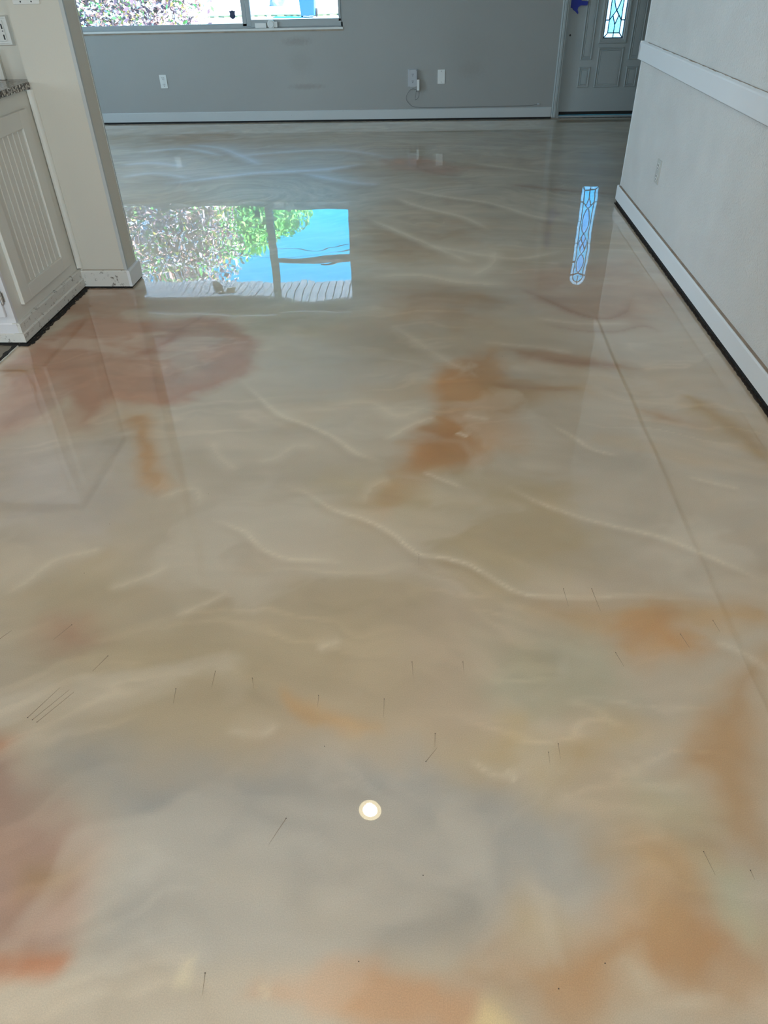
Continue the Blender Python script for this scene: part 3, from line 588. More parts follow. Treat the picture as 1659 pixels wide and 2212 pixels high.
# ------------------------------------------------------------------ door casing, threshold
def casing_prof(w): return [(0, 0), (0, .012), (w * .15, .018), (w * .3, .016), (w * .38, .020), (w * .62, .020), (w * .7, .015), (w * .88, .014), (w, .010), (w, 0)]
def vcase(xa, xb, z1):
    w = xb - xa; return MB().prism([(xa + a, YF - d) for a, d in casing_prof(w)], 'z', .012, z1)
struct(vcase(1.302, 1.372, DZ + .07).build('trim_8', M['door'])); struct(vcase(2.408, 2.338, DZ + .07).build('trim_8', M['door']))
m = MB(); m.prism([(YF - d, DZ + a) for a, d in casing_prof(.07)], 'x', 1.302, 2.408); struct(m.build('trim_8', M['door']))
m = MB(); m.box(D0 - .012, D0 + .006, YF - .004, YF + .16, .0, DZ); m.box(D1 - .006, D1 + .012, YF - .004, YF + .16, 0, DZ); m.box(D0, D1, YF - .004, YF + .16, DZ - .012, DZ)
struct(m.build('trim_9', M['door']))
struct(MB().box(D0, D1, YF + .002, YF + .16, -.01, .020, .004).build('trim_10', M['alu']))
struct(ragged(lambda t: ((D0 + .0 + t * .95, YF + .002), (0, -1)), 60, (-.002, 0), (.004, .02), 0, .004).build('trim_10', M['gap']))

# ------------------------------------------------------------------ front door
DY = YF + .045
door = empty('door_1', (1.855, DY, .03)); struct(door)
GX0, GX1, GZ0, GZA, GCX = 1.757, 1.953, .716, 1.752, 1.855     # leaded light, arched head
GR = (GX1 - GX0) / 2
m = MB()
# slab with the leaded opening left out
m.box(D0 + .007, GX0, DY, DY + .044, .052, DZ - .014); m.box(GX1, D1 - .007, DY, DY + .044, .052, DZ - .014)
m.box(GX0, GX1, DY, DY + .044, .052, GZ0)
arc = [(GCX + GR * math.cos(a), GZA + GR * math.sin(a)) for a in [math.pi * i / 16 for i in range(17)]]
for (xa, za), (xb, zb) in zip(arc, arc[1:]):
    m.prism([(xa, za), (xb, zb), (xb, DZ - .014), (xa, DZ - .014)], 'y', DY, DY + .044)
m.build('door_slab', M['door'], door)
MB().box(D0 + .008, D1 - .008, DY - .006, DY + .04, .024, .054, .003).build('door_sweep', M['gap'], door)
def dpanel(x0, x1, z0, z1, w=.022):
    o = MB().ring(x0, x1, z0, z1, w, DY, DY - .009).build('panel_moulding', M['door'], door)
    i = w + .012
    if x1 - x0 > 2 * i + .02:
        q = MB(); q.ring(x0 + w, x1 - w, z0 + w, z1 - w, .016, DY - .001, DY - .007); q.box(x0 + i, x1 - i, DY - .006, DY + .002, z0 + i, z1 - i, .002)
        q.build('door_panel', M['door'], door)
dpanel(1.725, 1.987, .278, .640)
dpanel(1.548, 1.668, .278, .468)
dpanel(2.040, 2.160, .278, .468)
dpanel(1.548, 1.668, .528, 1.86)
dpanel(2.040, 2.160, .528, 1.86)
# moulding frame round the glass
m = MB()
prof = [(.046, 0), (.040, .010), (.028, .012), (.020, .008), (.010, .009), (.0, .002)]
loops = []
for d, h in prof:
    pts = [(GX0 - d, GZ0 - d), (GX1 + d, GZ0 - d)] + [(GCX + (GR + d) * math.cos(a), GZA + (GR + d) * math.sin(a)) for a in [math.pi * i / 16 for i in range(17)]]
    loops.append([m.bm.verts.new((x, DY - h, z)) for x, z in pts])
for a, b_ in zip(loops, loops[1:]):
    k = len(a)
    for i in range(k):
        j = (i + 1) % k; m.bm.faces.new((a[i], a[j], b_[j], b_[i]))
m.build('glass_frame', M['door'], door)
# leaded glass panes and came
GY = DY + .012
def gx(u): return GCX + u * GR                       # u in -1..1
def came(m, pts, r=.0055):
    m.tube([(gx(u), GY - .002, z) for u, z in pts], r, 5)
cm = MB(); V0, V1 = GZ0, GZA
ZB = GZ0 + .045
iu = .60
seg = []
ogee = lambda z0, z1, amp, s: [(s * amp * math.sin(math.pi * t) ** .85, z0 + (z1 - z0) * t) for t in [i / 10 for i in range(11)]]
came(cm, [(-1, V0), (-iu, ZB), (iu, ZB), (1, V0)]); came(cm, [(0, V0), (0, ZB + .07)])
for s in (-1, 1):
    came(cm, [(s * iu, ZB), (s * iu, V1)])
    for zc in (ZB + .11, ZB + .345, ZB + .60, ZB + .83, V1 - .01):
        came(cm, [(s * iu, zc), (s * 1, zc)])
    for z0, z1 in ((ZB + .19, ZB + .50), (ZB + .72, ZB + .97)): came(cm, ogee(z0, z1, .42, s))
    came(cm, [(0, ZB + .19), (s * .6, ZB + .11)]); came(cm, [(0, ZB + .07), (s * .30, ZB + .15)])
    came(cm, [(0, ZB + .50), (s * .55, ZB + .60), (0, ZB + .71)]); came(cm, [(s * -.28, ZB + .55), (s * .28, ZB + .66)])
    came(cm, [(0, V1 - .02 + .0), (s * .6, V1 - .01)])
came(cm, [(iu * math.cos(a), V1 + iu * GR * math.sin(a)) for a in [math.pi * i / 12 for i in range(13)]])
came(cm, [(math.cos(a) * .99, V1 + .99 * GR * math.sin(a)) for a in [math.pi * i / 12 for i in range(13)]])
came(cm, [(0, V1 + .0), (0, V1 + GR)])
came(cm, [(-.985, V0 + .002), (-.985, V1)]); came(cm, [(.985, V0 + .002), (.985, V1)]); came(cm, [(-1, V0 + .002), (1, V0 + .002)])
cm.build('came', M['lead'], door)
def pane(pts, mt, name='glass_pane'):
    MB().prism([(gx(u), z) for u, z in pts], 'y', GY, GY + .004).build(name, mt, door)
pane([(-1, V0), (0, V0), (0, ZB), (-iu, ZB)], M['bevel_glass']); pane([(0, V0), (1, V0), (iu, ZB), (0, ZB)], M['bevel_glass'])
zs = [ZB, ZB + .11, ZB + .345, ZB + .60, ZB + .83, V1]
for s in (-1, 1):
    zl = [V0] + zs[1:]
    for i in range(len(zs) - 1):
        p = [(s * 1, V0 if i == 0 else zs[i]), (s * iu, zs[i]), (s * iu, zs[i + 1]), (s * 1, zs[i + 1])]
        pane(p, M['bevel_glass'])
    # outer granite fields between the borders and the loops
    pane([(0, ZB), (s * iu, ZB), (s * iu, ZB + .11), (s * .30, ZB + .15), (0, ZB + .07)], M['granite_glass'])
    lo = ogee(ZB + .19, ZB + .50, .42, s)
    pane([(s * iu, ZB + .11)] + [(u, z) for u, z in lo] + [(s * .55, ZB + .60), (s * iu, ZB + .60)], M['granite_glass'])
    hi = ogee(ZB + .72, ZB + .97, .42, s)
    pane([(s * iu, ZB + .60), (s * .55, ZB + .60), (0, ZB + .71)] + [(u, z) for u, z in hi] + [(s * iu, V1)], M['granite_glass'])
for z0, z1 in ((ZB + .19, ZB + .50), (ZB + .72, ZB + .97)):
    a = ogee(z0, z1, .42, -1); b_ = ogee(z0, z1, .42, 1)
    pane(a + b_[1:-1][::-1], M['clear_bevel'], 'bevelled_pane')
pane([(0, ZB + .07), (.30, ZB + .15), (0, ZB + .19), (-.30, ZB + .15)], M['clear_bevel'], 'bevelled_pane')
pane([(0, ZB + .50), (.55, ZB + .60), (0, ZB + .71), (-.55, ZB + .60)], M['clear_bevel'], 'bevelled_pane')
ai = [(iu * math.cos(a), V1 + iu * GR * math.sin(a)) for a in [math.pi * i / 12 for i in range(13)]]
ao = [(math.cos(a), V1 + GR * math.sin(a)) for a in [math.pi * i / 12 for i in range(13)]]
pane([(0, ZB + .97)] + ai, M['granite_glass'])
pane(ao[:7] + ai[:7][::-1], M['bevel_glass']); pane(ao[6:] + ai[6:][::-1], M['bevel_glass'])
# bolt bore in the edge stile
MB().cyl((1.417, DY - .0008, .749), (0, 1, 0), .0095, .004, 20).build('bolt_hole', M['slot'], door)

# ------------------------------------------------------------------ window
win = empty('window_1', (-2.94, YF + .05, WZ0)); struct(win)
FY0, FY1 = YF + .045, YF + .10
def wbox(x0, x1, z0, z1, name='window_frame', mt='alu', y0=FY0, y1=FY1, bv=.003):
    return MB().box(x0, x1, y0, y1, z0, z1, bv).build(name, M[mt], win)
wbox(W0, W1, WZ0 - .002, WZ0 + .045); wbox(W0, W1, WZ1 - .05, WZ1); wbox(W0, W0 + .03, WZ0, WZ1); wbox(W1 - .022, W1, WZ0, WZ1)
MX = (-1.978, -1.885)
wbox(MX[0] - .0, MX[0] + .045, WZ0 + .02, WZ1 - .03, 'mullion'); wbox(MX[0] + .05, MX[1], WZ0 + .02, WZ1 - .03, 'mullion', y0=FY0 - .012, y1=FY1 - .02)
wbox(-3.99, -3.90, WZ0 + .02, WZ1 - .03, 'mullion')
# sliding sash rails on the right light
wbox(MX[1] - .005, W1 - .02, WZ0 + .01, WZ0 + .075, 'sash_rail', y0=FY0 - .010, y1=FY1 - .02); wbox(MX[1] - .005, W1 - .02, WZ1 - .085, WZ1 - .04, 'sash_rail', y0=FY0 - .010, y1=FY1 - .02)
wbox(W1 - .045, W1 - .02, WZ0 + .05, WZ1 - .05, 'sash_rail', y0=FY0 - .010, y1=FY1 - .02)
for x0, x1 in ((W0 + .03, -3.99), (-3.90, MX[0]), (MX[1], W1 - .03)):
    MB().box(x0, x1, FY0 + .022, FY0 + .026, WZ0 + .03, WZ1 - .04).build('window_pane', M['glass'], win)
m = MB(); m.box(W0 - .0, W1 + .004, YF - .012, FY0 + .01, WZ0 - .016, WZ0 + .004, .003); m.build('window_sill', M['alu_white'], win)
MB().box(W0, W1 + .004, YF - .004, YF + .004, WZ0 - .03, WZ0 - .015).build('sill_edge', M['dust'], win)

# ================================================================== THINGS IN THE LIVING ROOM
# shield badge stuck on the picture pane
sh = [(-.5, .45), (-.25, .38), (0, .5), (.25, .38), (.5, .45), (.42, .1), (.48, -.15), (.36, -.38), (0, -.52), (-.36, -.38), (-.48, -.15), (-.42, .1)]
o = MB().prism([(-2.078 + .062 * a, .985 + .078 * b_) for a, b_ in sh], 'y', FY0 + .019, FY0 + .0215).build('shield_sticker', M['navy'])
tag(o, 'small dark navy shield sticker in the lower corner of the window pane', 'sticker')
# latch / sensor on the sill rail
sn = empty('window_sensor', (-1.74, FY0 - .02, WZ0 + .004))
m = MB(); m.box(-1.842, -1.722, FY0 - .040, FY0 - .012, WZ0 + .004, WZ0 + .052, .006); m.build('sensor_body', M['plastic'], sn)
m = MB(); m.cyl((-1.672, FY0 - .014, WZ0 + .038), (0, -1, 0), .040, .026, 28); m.cyl((-1.672, FY0 - .040, WZ0 + .038), (0, -1, 0), .032, .005, 28, .026); m.build('sensor_knob', M['plastic'], sn, False)
m = MB(); m.box(-1.645, -1.605, FY0 - .036, FY0 - .012, WZ0 + .006, WZ0 + .060, .008); m.build('sensor_clip', M['plastic'], sn)
tag(sn, 'white plastic latch and sensor box with round knob on the window sill rail', 'sensor')

# blue painter's tape over the door hardware
pts = [(1.379, 1.075), (1.379, .985), (1.405, .978), (1.418, .962), (1.437, .952), (1.462, .930), (1.470, .936), (1.458, .965), (1.462, .985), (1.485, 1.0), (1.550, .998), (1.556, 1.032), (1.49, 1.036), (1.478, 1.06), (1.470, 1.09), (1.44, 1.12), (1.40, 1.125)]
tp = MB().prism(pts, 'y', DY - .022, DY - .0005).build('painters_tape', M['tape'])
tag(tp, 'crumpled blue masking tape wrapped over the front door knob', 'tape')
tp = MB().box(1.381, 1.452, DY - .024, DY - .0005, 1.20, 1.40, .006).build('painters_tape', M['tape'])
tag(tp, 'upright rectangle of blue tape over the deadbolt, above the crumpled tape', 'tape')

# outlets
def duplex(parent, cx_, cz_, yf, sc=1.0, flip=1):
    for dz in (.027, -.027):
        z = cz_ + dz * sc
        r = MB().cyl((cx_, yf + .001, z), (0, -1, 0), .0165 * sc, .0035, 24).build('receptacle', M['plastic'], parent)
        m = MB(); m.box(cx_ - .0085 * sc, cx_ - .0055 * sc, yf - .0032, yf - .0022, z - .001, z + .010 * sc); m.box(cx_ + .0055 * sc, cx_ + .0085 * sc, yf - .0032, yf - .0022, z, z + .009 * sc)
        m.cyl((cx_, yf - .0022, z - .0085 * sc), (0, -1, 0), .0032 * sc, .001, 12); m.build('socket_slots', M['slot'], r)
ol = empty('wall_outlet', (-2.911, YF, .403))
MB().box(-2.950, -2.872, YF - .006, YF + .001, .340, .467, .002).build('cover_plate', M['plastic'], ol); duplex(ol, -2.911, .403, YF - .006, 1.15)
tag(ol, 'white duplex wall outlet low on the far wall left, below the picture window', 'outlet')
# adapter outlet with rounded body
ad = empty('outlet_adapter', (-.203, YF, .4))
m = MB(); m.box(-.252, -.150, YF - .008, YF + .001, .318, .482, .0038); m.build('back_plate', M['gray_plastic'], ad)
pts = []
for cx_, cz_, a0 in ((-.176, .460, 0), (-.224, .460, 90), (-.224, .338, 180), (-.176, .338, 270)):
    for k in range(5):
        a = math.radians(a0 + k * 22.5); pts.append((cx_ + .018 * math.cos(a), cz_ + .018 * math.sin(a)))
MB().prism(pts, 'y', YF - .036, YF - .007).build('adapter_body', M['gray_plastic'], ad)
for dz in (.032, -.030):
    z = .399 + dz; m = MB()
    m.box(-.2085, -.2055, YF - .037, YF - .0358, z, z + .011); m.box(-.1945, -.1915, YF - .037, YF - .0358, z, z + .011); m.cyl((-.200, YF - .0358, z - .009), (0, -1, 0), .0038, .001, 12); m.build('socket_slots', M['slot'], ad)
tag(ad, 'grey rounded two-socket outlet adapter on the far wall, left of the blank plate', 'outlet')
# charger with its cord
ch = empty('charger', (-.145, YF - .02, .335))
m = MB(); m.box(-.1565, -.128, YF - .040, YF - .002, .286, .388, .003); m.build('charger_body', M['plastic'], ch)
MB().box(-.160, -.151, YF - .026, YF - .016, .277, .288, .001).build('strain_relief', M['slot'], ch)
lp = [(x, YF - .018, z) for x, z in CORD_LOOP]; lp = [(-.139, YF - .018, .290)] + lp[1:] + [(-.1555, YF - .02, .284)]
m = MB(); m.tube(smooth_path(lp, 5), .0016, 6)
rn = [(-.156, YF - .021, .282)] + [(x, YF - (.010 if z > .14 else .008), max(z, .112)) for x, z in CORD_RUN]
m.tube(smooth_path(rn, 6), .0016, 6); m.build('charger_cord', M['cord'], ch)
m = MB(); x_, z_ = CORD_RUN[-1]; m.box(x_ - .004, x_ + .022, YF - .013, YF - .001, z_ - .002, z_ + .012, .002); m.build('cord_plug', M['gray_plastic'], ch)
tag(ch, 'slim white charger beside the grey adapter, thin cord trailing along the baseboard', 'charger')
bp_ = empty('blank_plate', (.102, YF, .406))
MB().box(.064, .141, YF - .006, YF + .001, .341, .472, .002).build('cover_plate', M['plastic'], bp_)
for z in (.357, .457):
    MB().cyl((.102, YF - .0055, z), (0, -1, 0), .0034, .0012, 12).build('screw', M['slot'], bp_)
tag(bp_, 'blank white wall plate with two screws, right of the charger', 'wall plate')
# outlet on the right wall
ro = empty('wall_outlet', (XR, 4.663, .398))
MB().box(XR - .006, XR + .001, 4.622, 4.704, .336, .463, .002).build('cover_plate', M['old_plate'], ro)
for dz in (.030, -.030):
    z = .399 + dz; r = MB().cyl((XR - .005, 4.663, z), (-1, 0, 0), .019, .0035, 24).build('receptacle', M['plastic'], ro)
    m = MB(); m.box(XR - .0093, XR - .0084, 4.652, 4.656, z, z + .012); m.box(XR - .0093, XR - .0084, 4.670, 4.674, z, z + .012); m.cyl((XR - .0084, 4.663, z - .010), (-1, 0, 0), .004, .001, 12); m.build('socket_slots', M['slot'], r)
tag(ro, 'pale duplex wall outlet below the chair rail on the right wall', 'outlet')

# ================================================================== KITCHEN END
CX = -1.945; CY0 = 3.125; CY1 = 3.868
cab = empty('kitchen_cabinet', (-2.3, 3.5, 0))
m = MB(); m.box(-2.75, CX, CY0 + .012, 3.965, .09, .972); m.build('cabinet_body', M['cab'], cab)
# end panel: stiles and rails standing proud, beadboard planks set back
PXf = CX + .019
fy0, fy1, fz0, fz1 = 3.215, 3.772, .160, .905; iy0, iy1, iz0, iz1 = 3.300, 3.690, .228, .832
m = MB(); m.box(CX, PXf, fy0, iy0, fz0, fz1, .003); m.build('stile', M['cab'], cab)
m = MB(); m.box(CX, PXf, iy1, fy1, fz0, fz1, .003); m.build('stile', M['cab'], cab)
m = MB(); m.box(CX, PXf, iy0 - .001, iy1 + .001, fz0, iz0, .003); m.build('rail', M['cab'], cab)
m = MB(); m.box(CX, PXf, iy0 - .001, iy1 + .001, iz1, fz1, .003); m.build('rail', M['cab'], cab)
npk = 8; w_ = (iy1 - iy0) / npk; pk = None
for i in range(npk):
    if pk is None:
        m = MB(); xf = CX + .009
        m.prism([(CX, .0012), (CX, w_ - .0012), (xf - .003, w_ - .0012), (xf, w_ - .004), (xf, .013), (xf - .0025, .011), (xf + .0015, .0075), (xf + .0012, .004), (xf - .003, .0012)], 'z', iz0, iz1)
        pk = m.build('plank', M['cab'], cab); q = pk
    else:
        q = pk.copy(); COL.objects.link(q)
    q.location = (q.location[0], iy0 + i * w_, q.location[2])
# sloping rim of the recess
m = MB(); m.prism([(CX, iy1), (PXf, iy1), (CX + .006, iy1 - .012)], 'z', iz0, iz1) if False else None
# base mouldings
def ybase(x, z0, z1, t, name, mt, y0=CY0 - .0035, y1=CY1 + .006):
    return MB().prism([(x, z0), (x + t, z0), (x + t, z1 - .006), (x + t - .004, z1), (x, z1)], 'y', y0, y1).build(name, M[mt], cab)
ybase(CX - .02, .055, .106, .036, 'base_board', 'worn'); ybase(CX - .02, .013, .058, .043, 'shoe_moulding', 'worn', CY0 - .0105)
MB().prism([(CY0, .055), (CY0 - .004, .055), (CY0 - .004, .100), (CY0, .106)], 'x', -2.75, CX - .001).build('base_board', M['cab_front'], cab)
MB().prism([(CY0, .013), (CY0 - .011, .013), (CY0 - .011, .052), (CY0, .058)], 'x', -2.75, CX - .001).build('shoe_moulding', M['worn'], cab)
MB().box(-2.75, CX + .018, CY0 - .006, 3.87, 0, .016).build('plinth', M['gap'], cab)
# front corner post, face frame and door
MB().box(CX - .045, CX + .001, CY0, CY0 + .02, .10, .972, .002).build('face_frame', M['cab_front'], cab)
MB().box(-2.75, CX - .044, CY0, CY0 + .02, .10, .148, .002).build('face_frame', M['cab_front'], cab)
MB().box(-2.75, CX - .044, CY0, CY0 + .02, .93, .972, .002).build('face_frame', M['cab_front'], cab)
dr = MB().box(-2.42, CX - .030, CY0 - .019, CY0 - .001, .140, .930, .004).build('cabinet_door', M['cab_front'], cab)
for z in (.232, .84):
    m = MB(); m.cyl((CX - .026, CY0 - .010, z - .028), (0, 0, 1), .0055, .056, 12); m.box(CX - .024, CX - .012, CY0 - .0022, CY0 + .001, z - .022, z + .022, .001)
    m.cyl((CX - .026, CY0 - .010, z + .028), (0, 0, 1), .0065, .007, 10, .002); m.cyl((CX - .026, CY0 - .010, z - .028), (0, 0, -1), .0065, .007, 10, .002)
    m.build('hinge', M['chrome'], dr)
# quarter-round where the cabinet meets the pier
m = MB(); m.prism([(PX0 - .02, 3.872)] + [(PX0 - .018 + .034 * math.sin(a), 3.872 - .022 * math.cos(a)) for a in [math.pi * i / 12 for i in range(1, 7)]] + [(PX0 + .016, 3.872)], 'z', .112, .972)
m.build('corner_moulding', M['cab'], cab)
tag(cab, 'white kitchen cabinet end with beadboard planks and scuffed base', 'cabinet')

# granite
GM = bpy.data.materials.new('granite'); GM.use_nodes = True; n, l = GM.node_tree.nodes, GM.node_tree.links; b = n['Principled BSDF']
tc = n.new('ShaderNodeTexCoord'); vo = n.new('ShaderNodeTexVoronoi'); vo.inputs['Scale'].default_value = 130; l.new(tc.outputs['Object'], vo.inputs['Vector'])
rp = n.new('ShaderNodeValToRGB'); rp.color_ramp.interpolation = 'CONSTANT'; e = rp.color_ramp.elements; e[0].color = (.01, .01, .012, 1); e[1].position = .35; e[1].color = (.12, .10, .09, 1)
for p_, c_ in ((.55, (.35, .33, .30, 1)), (.72, (.05, .05, .05, 1)), (.84, (.5, .48, .44, 1))):
    q = e.new(p_); q.color = c_
sp = n.new('ShaderNodeSeparateXYZ'); l.new(vo.outputs['Color'], sp.inputs[0]); l.new(sp.outputs[0], rp.inputs[0]); l.new(rp.outputs[0], b.inputs['Base Color']); b.inputs['Roughness'].default_value = .15
ct = MB().box(-3.2, PX0 + .006, 3.08, 3.868, .974, 1.003, .004); ct.box(-3.2, PX0 - .001, 3.868, 3.964, .974, 1.003)
ct = ct.build('countertop', GM)
tag(ct, 'speckled dark granite countertop on the white kitchen cabinet', 'countertop')
# white panel leaning on the wall behind the counter
pn = empty('leaning_board', (-2.22, 3.955, 1.0035))
m = MB(); m.box(-2.40, -2.090, 3.945, 3.963, 1.0035, 1.128, .003); m.build('board', M['plastic'], pn)
m = MB(); m.box(-2.093, -2.076, 3.940, 3.963, 1.0035, 1.128, .002); m.build('board_edge', M['cab'], pn)
tag(pn, 'white upright board standing on the granite counter against the wall', 'board')
# framed wall box above it
wb_ = empty('wall_box', (-2.06, 3.965, 1.20))
m = MB(); m.ring(-2.13, -1.984, 1.141, 1.262, .022, 3.966, 3.945); m.box(-2.125, -1.990, 3.951, 3.966, 1.146, 1.257); m.build('box_frame', M['plastic'], wb_)
MB().box(-2.108, -2.012, 3.944, 3.955, 1.160, 1.243, .002).build('box_cover', M['plastic'], wb_)
for z in (1.163, 1.195, 1.205):
    MB().box(-2.022, -2.016, 3.9425, 3.945, z + .004, z + (.024 if z != 1.195 else .008)).build('slot', M['slot'], wb_)
tag(wb_, 'white framed outlet box with a dark slot, on the wall above the counter', 'outlet')
# light switch plate on the pier
sw = empty('switch_plate', (-1.833, PY0, 1.36))
MB().box(-1.895, -1.771, PY0 - .006, PY0 + .001, 1.304, 1.435, .002).build('cover_plate', M['plastic'], sw)
for x_ in (-1.858, -1.808):
    MB().box(x_ - .016, x_ + .016, PY0 - .010, PY0 - .005, 1.338, 1.402, .002).build('rocker', M['plastic'], sw)
    MB().cyl((x_, PY0 - .0058, 1.314), (0, -1, 0), .0032, .0012, 12).build('screw', M['slot'], sw)
tag(sw, 'white double switch plate at the top left on the cream pier', 'switch')

# recessed ceiling lights (the first is mirrored in the floor)
M['bulb'] = mat('lamp_lens', (1, 1, 1), .4, emit=(1, .93, .80), estr=60)
M['baffle'] = mat('lamp_baffle', (.80, .72, .55), .4, emit=(1, .84, .50), estr=CAN_BAFFLE)
def can(x, y, label, power):
    o = empty('recessed_light', (x, y, CEIL)); m = MB(); S = 40
    prof = [(.077, 0), (.077, -.004), (.070, -.006), (.066, -.004)]
    L = [[m.bm.verts.new((x + r * math.cos(2 * math.pi * k / S), y + r * math.sin(2 * math.pi * k / S), CEIL + z)) for k in range(S)] for r, z in prof]
    for a, b_ in zip(L, L[1:]):
        for i in range(S): m.bm.faces.new((a[i], a[(i + 1) % S], b_[(i + 1) % S], b_[i]))
    m.build('trim_ring', M['plastic'], o)
    MB().cyl((x, y, CEIL - .0035), (0, 0, -1), .0665, .0015, 40).build('baffle', M['baffle'], o)
    MB().cyl((x, y, CEIL - .005), (0, 0, -1), .043, .004, 40, .038).build('lens', M['bulb'], o)
    d = bpy.data.lights.new('can_light', 'SPOT'); d.energy = power; d.color = (1.0, .85, .66); d.spot_size = math.radians(150); d.spot_blend = .6; d.shadow_soft_size = .028
    lo = bpy.data.objects.new('can_light', d); COL.objects.link(lo); lo.parent = o; lo.location = (0, 0, -.03)
    tag(o, label, 'light')
can(-.288, 2.186, 'round recessed ceiling light mirrored in the near floor', CAN_POWER)
can(-.288, -1.3, 'round recessed ceiling light behind the camera', CAN_POWER)
can(-3.2, 1.0, 'round recessed ceiling light over the kitchen', CAN_POWER)

# dust specks and lint caught in the resin
m = MB(); q = MB()
for x, y, x2, y2 in SPECKS:
    k = .0011
    if not (x2 > 8 and False):
        m.cyl((x, y, 0), (0, 0, 1), k, .0008, 7)
    if x2 < 8:
        d = Vector((x2 - x, y2 - y, 0)); nn = d.cross(Vector((0, 0, 1))).normalized() * .0005
        A = [Vector((x, y, 0)) - nn, Vector((x, y, 0)) + nn, Vector((x2, y2, 0))]
        q.prism([(p.x, p.y) for p in A], 'z', .0001, .0007)
o = m.build('dust_speck', M['speck']); o['kind'] = 'stuff'; tag(o, 'tiny dark dust specks scattered on the glossy floor', 'dust')
o = q.build('lint_hair', M['lint']); o['kind'] = 'stuff'; tag(o, 'fine brown hairs and scratches in the glossy floor coat', 'lint')

# ================================================================== OUTSIDE
GZ = -.2
o = MB().box(-60, 60, YF + .16, 90, GZ - .3, GZ).build('ground', M['concrete']); struct(o)
o = MB().box(-8, 5, YF + .14, YF + .22, GZ, 2.6); o = o.build('wall_outside', M['stucco']); bpy.data.objects.remove(o)
# porch beam just outside the window
struct(MB().box(-7, 6, 9.36, 9.44, 2.235, 2.372, .004).build('trim_11', M['fascia']))
# soffit planks
sf = empty('porch_soffit', (-2.5, 9.7, 2.235)); pk = None; i = 0; x = -6.6
while x < 3.2:
    if pk is None:
        pk = MB().box(0, .092, 9.44, 10.12, 2.236, 2.256, .003).build('plank', M['soffit'], sf); pk.matrix_parent_inverse = Matrix.Translation((2.5, -9.7, -2.235)); q = pk
    else: q = pk.copy(); COL.objects.link(q)
    q.location = (x, 0, 0); x += .106
struct(sf)
MB().box(-6.65, 3.2, 9.44, 10.12, 2.2565, 2.275).build('backing', M['gap'], sf)  # black sheet added above the planks to paint shade into their gaps
struct(MB().box(-6.7, 3.3, 9.04, 10.14, 2.40, 2.46).build('roof', M['soffit']))
struct(MB().box(-6.7, 3.3, 10.12, 10.15, 2.20, 2.46).build('trim_12', M['fascia'])) if False else None
# floodlight under the soffit
fl_ = empty('floodlight', (-2.86, 9.62, 2.236))
m = MB(); m.cyl((-2.86, 9.62, 2.236), (0, 0, -1), .05, .02, 20); m.tube([(-2.86, 9.62, 2.22), (-2.87, 9.66, 2.18), (-2.90, 9.70, 2.17)], .015, 8); m.build('mount', M['dark_metal'], fl_)
MB().cyl((-2.90, 9.68, 2.17), (-.55, .6, .05), .035, .12, 20, .055).build('lamp_head', M['dark_metal'], fl_)
MB().cyl((-2.80, 9.63, 2.19), (.8, .1, .12), .035, .11, 20, .05).build('lamp_head', M['wood'], fl_)
tag(fl_, 'dark outdoor floodlight with an amber head under the porch soffit', 'light')

# foliage: thousands of small leaf blades in a lobed crown
def foliage(name, lobes, count, size, cols, seed, parent):
    r = np.random.default_rng(seed); w = np.array([a[3] * a[4] * a[5] for a in lobes]); k = r.choice(len(lobes), count, p=w / w.sum()); Lb = np.array(lobes)[k]
    d = r.normal(size=(count, 3)); d /= np.linalg.norm(d, axis=1)[:, None]; d *= (r.random(count) ** .45)[:, None]
    c = Lb[:, :3] + d * Lb[:, 3:6]; c += r.normal(size=c.shape) * .04
    u = r.normal(size=(count, 3)); u /= np.linalg.norm(u, axis=1)[:, None]; v = np.cross(u, r.normal(size=(count, 3))); v /= np.linalg.norm(v, axis=1)[:, None]
    s = (size * (.6 + .8 * r.random(count)))[:, None]
    V = np.stack([c - u * s, c + v * s * .45, c + u * s, c - v * s * .45], 1).reshape(-1, 3)
    me = bpy.data.meshes.new(name); me.vertices.add(count * 4); me.vertices.foreach_set('co', V.ravel().astype(np.float32))
    me.loops.add(count * 4); me.loops.foreach_set('vertex_index', np.arange(count * 4, dtype=np.int32)); me.polygons.add(count); me.polygons.foreach_set('loop_start', np.arange(count, dtype=np.int32) * 4)
    me.polygons.foreach_set('material_index', r.choice(len(cols), count, p=[c_[1] for c_ in cols]).astype(np.int32)); me.update(calc_edges=True)
    for c_, _ in cols:
        me.materials.append(c_)
    o = bpy.data.objects.new(name, me); COL.objects.link(o); o.parent = parent; o.matrix_parent_inverse = pinv(parent); o['kind'] = 'stuff'
    return o
def leafm(name, c):
    m = mat(name, c, .55); m.node_tree.nodes['Principled BSDF'].inputs['Transmission Weight'].default_value = 0; return m
LP = leafm('leaf_pink', (.75, .42, .38)); LW = leafm('leaf_pale', (.78, .74, .80)); LY = leafm('leaf_yellow', (.62, .60, .12)); LG = leafm('leaf_green', (.16, .50, .12)); LB = leafm('leaf_brown', (.10, .06, .09)); LD = leafm('leaf_dark', (.06, .16, .07)); LL = leafm('leaf_lime', (.38, .75, .18))
def stems(parent, pts_list, name='trunk'):
    for pts, r in pts_list:
        m = MB(); m.tube(smooth_path(pts, 4), r[0] if False else [r[0] + (r[1] - r[0]) * i / (len(pts) * 4 - 4) for i in range(len(pts) * 4 - 3)], 8); m.build(name, M['bark'], parent)
shb = empty('flowering_shrub', (-5.6, 13.2, GZ))
